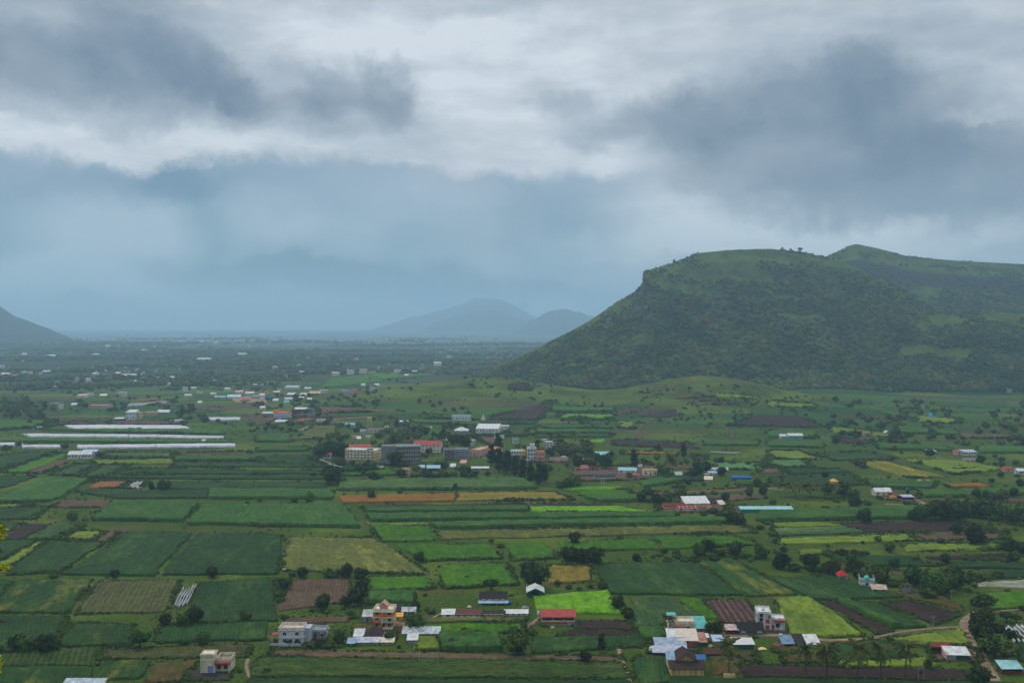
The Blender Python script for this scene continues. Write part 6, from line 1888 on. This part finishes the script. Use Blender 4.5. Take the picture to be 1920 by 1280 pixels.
# belts and groves: x0 y0 x1 y1 count, crown metres
ZONES = [(560, 800, 840, 846, 80, 5, 10, 'rrt'), (700, 752, 900, 790, 70, 5, 9, 'rb'), (400, 742, 620, 800, 80, 5, 10, 'rrb'), (0, 752, 100, 795, 110, 6, 10, 'rrt'), (20, 725, 400, 775, 130, 6, 11, 'rrbp'),
         (320, 770, 420, 800, 24, 6, 10, 'rb'), (400, 790, 560, 812, 40, 4, 8, 'rrb'), (1030, 832, 1110, 862, 34, 6, 10, 'rrp'), (1080, 840, 1240, 880, 34, 5, 9, 'rrb'), (1240, 850, 1440, 905, 34, 5, 9, 'rrbp'), (1240, 890, 1330, 915, 18, 4, 7, 'pbb'),
         (1440, 905, 1580, 938, 60, 5, 7, 'p'), (1410, 875, 1450, 905, 8, 5, 7, 'p'), (1380, 905, 1450, 945, 16, 4, 7, 'rbb'), (1560, 752, 1930, 838, 330, 5, 11, 'rrb'), (1440, 740, 1600, 800, 30, 4, 8, 'rb'), (1200, 725, 1440, 800, 110, 3, 8, 'rbb'), (1040, 745, 1200, 800, 70, 3, 7, 'rbb'),
         (1600, 838, 1930, 880, 46, 4, 9, 'rrb'), (1440, 838, 1700, 900, 14, 3, 6, 'b'), (1780, 885, 1930, 940, 18, 4, 8, 'rrb'), (560, 690, 930, 735, 90, 5, 9, 'rb'), (1300, 730, 1420, 790, 12, 3, 6, 'r'), (1195, 870, 1330, 915, 26, 3, 6, 'bbr'),
         (820, 872, 920, 900, 16, 4, 7, 'rb'), (1380, 960, 1460, 1050, 20, 3, 6, 'b'), (1640, 1035, 1920, 1075, 26, 3, 6, 'b'), (1440, 1045, 1700, 1100, 50, 3, 7, 'brb'), (800, 1176, 960, 1222, 30, 2, 5, 'b'), (1180, 1040, 1440, 1056, 30, 3, 5, 'b'),
         (1660, 930, 1930, 975, 30, 4, 8, 'rb'), (1820, 1130, 1930, 1240, 34, 3, 6, 'brb'), (1440, 940, 1930, 1110, 110, 2.5, 6, 'brb'), (1180, 900, 1440, 1000, 50, 2.5, 6, 'brb'), (0, 850, 900, 1100, 60, 2, 4, 'b'), (0, 1080, 1900, 1270, 90, 1.6, 3.6, 'b'), (1300, 1200, 1440, 1245, 22, 1.5, 3.5, 'b'), (640, 1180, 760, 1216, 10, 2, 4, 'b'), (500, 1140, 700, 1165, 24, 2, 4.5, 'b'), (0, 1196, 130, 1224, 8, 3, 5, 'b'),
         (900, 700, 1050, 760, 60, 3, 7, 'b'), (1180, 722, 1560, 785, 120, 2.5, 6.5, 'bbr'), (640, 798, 960, 834, 110, 5, 9, 'rrb'), (560, 845, 960, 900, 70, 4, 9, 'rrb'), (960, 840, 1100, 900, 40, 5, 9, 'rrp'), (400, 735, 720, 770, 70, 5, 9, 'rrb')]
RESTT = []
for (x0, y0, x1, y1, n_, a, b, ks) in ZONES:
    for i in range(n_):
        px, py = rz.uniform(x0, x1), rz.uniform(y0, y1)
        p = at(px, py)
        if near_foot(p.x, p.y, 1.0): continue
        if vn(px, py * 2.5, 45, 6) < -.12: continue
        if in_field(p.x, p.y) and rz.random() < .9: continue
        if 110 < px < 460 and 796 < py < 850 or px < 170 and 812 < py < 850: continue
        k = rz.choice(ks); m_ = rz.uniform(a, b)
        RESTT.append((px, py, m_ / p.y * F, k, p))
ALLT = [(px, py, w_, k, at(px, py)) for px, py, w_, k in SPOTS] + RESTT
ALLT.sort(key=lambda t: -t[2])
IND, MASS = ALLT[:296], ALLT[296:]
KN = {'r': ('round_tree', 'dark round-crowned tree', 'tree'), 'w': ('spreading_tree', 'wide spreading tree', 'tree'), 'b': ('bush', 'low dark bush', 'bush'), 't': ('tall_tree', 'tall narrow dark tree', 'tree'),
      'c': ('conifer', 'pale green conical tree', 'tree'), 'p': ('coconut_palm', 'coconut palm', 'palm')}
SZ = lambda w_: 'big ' if w_ > 40 else 'small ' if w_ < 18 else ''
tl = place_labels([(SZ(w_) + KN[k][1], px, py - w_ / 2) for px, py, w_, k, p in IND])
GR = {'r': 'round trees among the fields', 'w': 'spreading trees by the road', 'b': 'bushes among the fields', 't': 'tall dark trees', 'c': None, 'p': 'coconut palms'}


def put(mesh, name, parent, loc, sc, rz_=0.0):
    o = bpy.data.objects.new(name, mesh)
    o.location = loc; o.scale = sc; o.rotation_euler = (0, 0, rz_)
    return link(o, parent)


for i, (px, py, w_, k, p) in enumerate(IND):
    m_ = w_ * p.y / F / 2        # crown radius in metres
    rr_ = random.Random(i * 7 + 1)
    root = empty(KN[k][0], (p.x, p.y, p.z + .1))
    tag(root, tl[i] or (SZ(w_) + KN[k][1] + ' in the crowded tree belt'), KN[k][2], GR[k])
    rt_ = rr_.uniform(0, 6.28)
    if k == 'r':
        put(rr_.choice(CR_ROUND), 'crown', root, (0, 0, m_ * rr_.uniform(.78, .9)), (m_, m_, m_ * rr_.uniform(1.0, 1.2)), rt_)
        put(rr_.choice(TR), 'trunk', root, (0, 0, 0), (m_ * .6,) * 3)
    elif k == 'w':
        put(rr_.choice(CR_WIDE), 'crown', root, (0, 0, m_ * .9), (m_, m_, m_ * .95), rt_)
        put(rr_.choice(TR), 'trunk', root, (0, 0, 0), (m_ * .9,) * 3)
    elif k == 'b':
        put(rr_.choice(CR_BUSH), 'crown', root, (0, 0, m_ * .42), (m_, m_, m_ * .85), rt_)
        put(rr_.choice(TR), 'trunk', root, (0, 0, 0), (m_ * .35,) * 3)
    elif k == 't':
        m_ *= .84
        put(rr_.choice(CR_TALL), 'crown', root, (0, 0, m_ * 1.5), (m_ * 1.25, m_ * 1.25, m_ * 1.25), rt_)
        put(rr_.choice(TR), 'trunk', root, (0, 0, 0), (m_, m_, m_ * .9))
    elif k == 'c':
        put(CR_CONE[0], 'crown', root, (0, 0, m_ * 2.2), (m_ * 1.6, m_ * 1.6, m_ * 1.8), rt_)
        put(TR[0], 'trunk', root, (0, 0, 0), (m_ * .6,) * 3)
    else:
        hh = m_ * rr_.uniform(3.4, 3.9) if py > 1200 else m_ * 2.4
        put(PTR[0], 'trunk', root, (0, 0, 0), (hh, hh, hh), rt_)
        tip = Matrix.Rotation(rt_, 3, 'Z') @ Vector((.06 * hh, .02 * hh, hh))
        if py > 1200:
            for q in range(18):
                f = put(rr_.choice(FR), 'frond', root, tip, (m_ * 1.6,) * 3)
                f.rotation_euler = (0, R(-rr_.uniform(-30, 62)), q * 2.4 + rr_.uniform(-.2, .2))
        else:
            put(rr_.choice(PALMC), 'crown', root, tip, (m_ * 1.3,) * 3, rt_)

# ------------------------------------------------------------------ masses of growth: one object each, instanced copies on points
def scatter(name, label, pts, protos, cat):
    """pts: (x, y, z, scale, stretch z, rot, which)"""
    pts = np.array(pts, float)
    me = bpy.data.meshes.new(name)
    me.vertices.add(len(pts))
    me.vertices.foreach_set('co', pts[:, :3].astype(np.float32).ravel())
    for nm, ix in (('sc', 3), ('sz', 4), ('rot', 5)):
        a = me.attributes.new(nm, 'FLOAT', 'POINT'); a.data.foreach_set('value', pts[:, ix].astype(np.float32))
    a = me.attributes.new('which', 'INT', 'POINT'); a.data.foreach_set('value', pts[:, 6].astype(np.int32))
    o = bpy.data.objects.new(name, me); link(o)
    pc = bpy.data.collections.new(name + '_kinds')
    for i, pm in enumerate(protos):
        po = bpy.data.objects.new('%s_kind_%d' % (name, i), pm); pc.objects.link(po)
    ng = bpy.data.node_groups.new(name, 'GeometryNodeTree')
    ng.interface.new_socket('Geometry', in_out='INPUT', socket_type='NodeSocketGeometry')
    ng.interface.new_socket('Geometry', in_out='OUTPUT', socket_type='NodeSocketGeometry')
    N = ng.nodes; L = ng.links
    gi, go = N.new('NodeGroupInput'), N.new('NodeGroupOutput')
    ci = N.new('GeometryNodeCollectionInfo'); ci.inputs[0].default_value = pc; ci.inputs['Separate Children'].default_value = True; ci.inputs['Reset Children'].default_value = True
    ip = N.new('GeometryNodeInstanceOnPoints'); ip.inputs['Pick Instance'].default_value = True

    def att(nm, ty):
        n_ = N.new('GeometryNodeInputNamedAttribute'); n_.data_type = ty; n_.inputs[0].default_value = nm
        return n_.outputs[0]
    cx = N.new('ShaderNodeCombineXYZ'); s_ = att('sc', 'FLOAT')
    mz = N.new('ShaderNodeMath'); mz.operation = 'MULTIPLY'; L.new(s_, mz.inputs[0]); L.new(att('sz', 'FLOAT'), mz.inputs[1])
    L.new(s_, cx.inputs[0]); L.new(s_, cx.inputs[1]); L.new(mz.outputs[0], cx.inputs[2])
    cr = N.new('ShaderNodeCombineXYZ'); L.new(att('rot', 'FLOAT'), cr.inputs[2])
    L.new(gi.outputs[0], ip.inputs['Points']); L.new(ci.outputs[0], ip.inputs['Instance'])
    L.new(att('which', 'INT'), ip.inputs['Instance Index']); L.new(cr.outputs[0], ip.inputs['Rotation']); L.new(cx.outputs[0], ip.inputs['Scale'])
    L.new(ip.outputs[0], go.inputs[0])
    md = o.modifiers.new('grow', 'NODES'); md.node_group = ng
    tag(o, label, cat, kind='stuff')
    return o


FC = [crown_mesh('forest_crown', rlobes(80 + i, 4, .5, .38, .55, .4, .15), 120, .17, M_FOREST, 90 + i, core=.85) for i in range(5)]
BC = [crown_mesh('bush_crown', rlobes(95 + i, 3, .45, .38, .55, .2, .05), 60, .2, (M_LEAF2, M_LEAF, M_LEAF2)[i], 120 + i, core=.85) for i in range(3)]
PC2 = [palm_crown_mesh(5, 11)]
rs = np.random.RandomState(3)

# forest on the big hill
n = 90000
PX = rs.uniform(840, 2300, n); YY = rs.uniform(1560, 2950, n)
X = (PX - 960) / F * YY
Zt = terr(X, YY)
dn = fbm(X, YY, 130, 51, 4) + fbm(X, YY, 35, 61, 2) * .5
row = HOR - (Zt - H) / YY * F
ybl = np.interp(PX, [850, 960, 1060, 1200, 1500, 1900, 3000], [2050, 1800, 1640, 1640, 1660, 1690, 1700]) + fbm(X, YY, 420, 21, 4) * 60
top = np.interp(PX, HILL_R[:, 0], HILL_R[:, 1])
rowtop = np.where(YY > 2240, np.interp(PX, BACK_R[:, 0], BACK_R[:, 1]), top)
fr = np.clip((735 - row) / np.maximum(735 - rowtop, 20), 0, 1)          # 0 foot, 1 crest
want = np.interp(fr, [0, .5, .7, .82, .92, 1], [1.35, 1.2, 1.0, .9, .68, .36])
want = want
want = np.where((PX > 1660) & (YY < 2300), np.maximum(want, 1.0), want)
want = np.where((PX < 1120) & (fr < .93), np.maximum(want, 1.3), want)
want = np.where((PX > 1440) & (PX < 1920) & (fr > .55) & (fr < .85), want * 1.25, want)
band = np.sin(Zt / 7.5 + fbm(X, YY, 260, 55, 3) * 7) * .30 * np.clip((fr - .12) * 3, 0, 1)
clear = fbm(X, YY, 75, 57, 3)
keep = (YY > ybl + 8) & (Zt > 4) & (dn * .8 + clear * 1.05 + band * 1.05 + want * .98 - .62 > rs.uniform(-.12, .12, n))
step = (YY < 2230) | (PX > 1400)
keep &= step
ix = np.nonzero(keep)[0][:46000]
big = (2.0 + 5.6 * rs.uniform(0, 1, len(ix)) ** 1.6) * np.interp(fr[ix], [0, .6, .85, 1], [1.15, .9, .6, .4])
F1 = np.stack([X[ix], YY[ix], Zt[ix] + big * .45, big, rs.uniform(.7, 1.0, len(ix)), rs.uniform(0, 6.3, len(ix)), rs.randint(0, 5, len(ix))], 1)
scatter('hill_forest', 'dense scrub forest covering the lower slopes of the big hill', F1, FC, 'forest')

# tree belts over the far plain
n = 90000
YY = 1750 * (12000 / 1750.) ** rs.uniform(0, 1, n) ** .8; U = rs.uniform(-.95, .42, n); X = U * YY
Zt = terr(X, YY)
dn = fbm(X * .45, YY, 300, 71, 4) + fbm(X, YY, 60, 75, 2) * .4
px = 960 + U * F
keep = (Zt < 22) & (dn > .04 + rs.uniform(-.1, .1, n) + np.interp(YY, [4000, 8000], [0, .5])) & (YY < 9000) & ~((px > 560) & (px < 960) & (YY < 2300) & (dn < .25))
ix = np.nonzero(keep)[0][:40000]
sc = rs.uniform(4.5, 8.5, len(ix)) * np.interp(YY[ix], [1700, 6000], [.85, 1.6])
F2 = np.stack([X[ix], YY[ix], Zt[ix] + sc * .4, sc, rs.uniform(.6, .85, len(ix)), rs.uniform(0, 6.3, len(ix)), rs.randint(0, 5, len(ix))], 1)
scatter('plain_treeline', 'belts of trees fading into haze across the far plain', F2, FC, 'tree belts')

# the smaller trees of the middle distance
F3 = []
for (px, py, w_, k, p) in MASS:
    m_ = w_ * p.y / F / 2
    v_ = {'r': rz.randint(0, 4), 'w': 2, 'b': rz.randint(5, 7), 't': rz.randint(0, 4), 'c': 0, 'p': 8}[k]
    zz = {'p': m_ * 2.2, 'b': m_ * .4, 't': m_ * 1.2}.get(k, m_ * .75)
    F3.append((p.x, p.y, p.z + zz, m_ * (1.25 if k == 'p' else 1), {'t': 1.9, 'b': .8}.get(k, .9), rz.uniform(0, 6.3), v_))
scatter('village_trees', 'smaller trees and palms crowding the villages and slopes', F3, FC + BC + PC2, 'trees')

# hedges and rank growth along the field borders
F4 = []
for a, b, Dm in EDGES:
    d = b - a; L_ = d.length
    if L_ < 1 or Dm > 1500: continue
    sz = max(.7, Dm * .0018)
    n_ = int(min(L_ / (sz * .5), 170))
    for i in range(n_):
        t = rz.random()
        q = a + d * t
        nn = Vector((-d.y, d.x, 0)).normalized()
        q = q + nn * rz.gauss(0, sz * .8)
        dv = float(fbm(q.x, q.y, 28, 81, 2))
        if dv < .0 + rz.uniform(-.25, .25): continue
        if near_foot(q.x, q.y, .5): continue
        m_ = sz * rz.uniform(.45, 1.25) * (1 + max(dv, 0) * 1.3)
        F4.append((q.x, q.y, float(terr(q.x, q.y)) + m_ * .35 + Dm * .00035, m_, rz.uniform(.6, 1.0), rz.uniform(0, 6.3), rz.randint(0, 2)))
# tufts and weeds on the uncultivated ground
for i in range(26000):
    py = 760 + 540 * rz.random() ** 1.2; px = rz.uniform(-60, 1980)
    Y_ = H / ((py - HOR) / F); x_ = (px - 960) / F * Y_
    dv = float(vn(x_, Y_, 34, 91)) + float(vn(x_, Y_, 9, 92)) * .5
    if dv < .16 or near_foot(x_, Y_, .4): continue
    if any(False for _ in ()): continue
    F4.append((x_, Y_, None, max(.3, Y_ * .0011) * rz.uniform(.5, 1.3), rz.uniform(.5, .9), rz.uniform(0, 6.3), rz.randint(0, 2)))
F4b = []
for f in F4:
    if f[2] is None:
        if in_field(f[0], f[1]): continue
        f = (f[0], f[1], float(terr(f[0], f[1])) + f[3] * .3) + f[3:]
    F4b.append(f)
scatter('hedgerow_growth', 'hedges, weeds and rank bushes along the field borders', F4b, BC, 'hedgerows')

# ------------------------------------------------------------------ lone trees on the skyline of the hill
for (px, py, w_, nm) in ((1467, 467, 5, 'left of the pair of tiny trees on the hill skyline'), (1482, 467, 5, 'right of the pair of tiny trees on the hill skyline'), (1500, 473, 10, 'single dark bushy tree standing on the hill crest'),
                         (1264, 491, 6, 'little bent tree at the cliff edge of the hill'), (1680, 478, 6, 'thin tree on the ridge right of the far peak'), (1705, 481, 4, 'smallest thin tree further right on the far ridge')):
    p = at(px, py + 1.5)
    for q_ in range(14):
        if p.y > 8000: p = at(px, py + 2 + q_)
    m_ = w_ * p.y / F / 2
    root = empty('round_tree', p); tag(root, nm, 'tree', 'trees on the hill skyline')
    put(CR_ROUND[int(px) % 6], 'crown', root, (0, 0, m_ * 1.5), (m_, m_, m_ * .8)); put(TR[0], 'trunk', root, (0, 0, 0), (m_ * 1.2,) * 3)

# ------------------------------------------------------------------ the near tree whose twigs reach in at the left edge
root = empty('near_yellow_tree', (-4.5, 7.0, float(terr(-4.5, 7.0)))); tag(root, 'near tree with bright yellow-green leafy twigs reaching in at the left edge', 'tree')
g0 = root.location
mb = MB(); mb.tube([(0, 0, -.5), (.05, 0, 1.2), (-.05, .05, 2.6), (.05, .1, 4.3)], [.14, .11, .08, .03], 8)


def wp(px, py, y):
    return Vector(((px - 960) / F * y, y, H + (HOR - py) / F * y)) - g0


TW = [((-60, 985), (4, 990)), ((-70, 1085), (2, 1068)), ((-80, 1250), (-4, 1244)), ((-60, 1150), (8, 1165)), ((-50, 940), (3, 1035))]
ends = []
for (a, b) in TW:
    e0, e1 = wp(*a, 7.0), wp(*b, 7.0)
    mb.tube([(0, 0, e0.z), tuple(e0.lerp(e1, .3)), tuple(e1)], [.03, .016, .006], 5)
mb.build('trunk', M_BARK, root)
V, Fc = [], []
r_ = np.random.RandomState(8)
for (cx, cy, rx, ry, n_) in ((-2, 985, 11, 10, 70), (3, 1002, 8, 10, 46), (-4, 1064, 12, 9, 50), (8, 1062, 8, 6, 36), (-10, 1240, 14, 12, 80), (-3, 1252, 8, 12, 40), (-40, 1000, 30, 40, 200), (-45, 1100, 30, 60, 200), (-40, 1230, 30, 30, 120), (-60, 900, 40, 40, 150)):
    for k in range(n_):
        c = np.array(wp(cx + r_.normal() * rx * .5, cy + r_.normal() * ry * .5, 7.0 + r_.normal() * .08))
        nrm = r_.normal(size=3); nrm /= np.linalg.norm(nrm); a = np.cross(nrm, [.3, .1, 1]); a /= np.linalg.norm(a); b = np.cross(nrm, a); s_ = r_.uniform(.006, .013); k0 = len(V)
        for (p_, q_) in ((-1.7, 0), (0, -.7), (1.7, 0), (0, .7)): V.append(c + (a * p_ + b * q_) * s_)
        Fc.append((k0, k0 + 1, k0 + 2, k0 + 3))
o = bpy.data.objects.new('foliage', np_mesh('foliage', np.array(V), np.array(Fc, np.int64), M_YLEAF)); link(o, root)
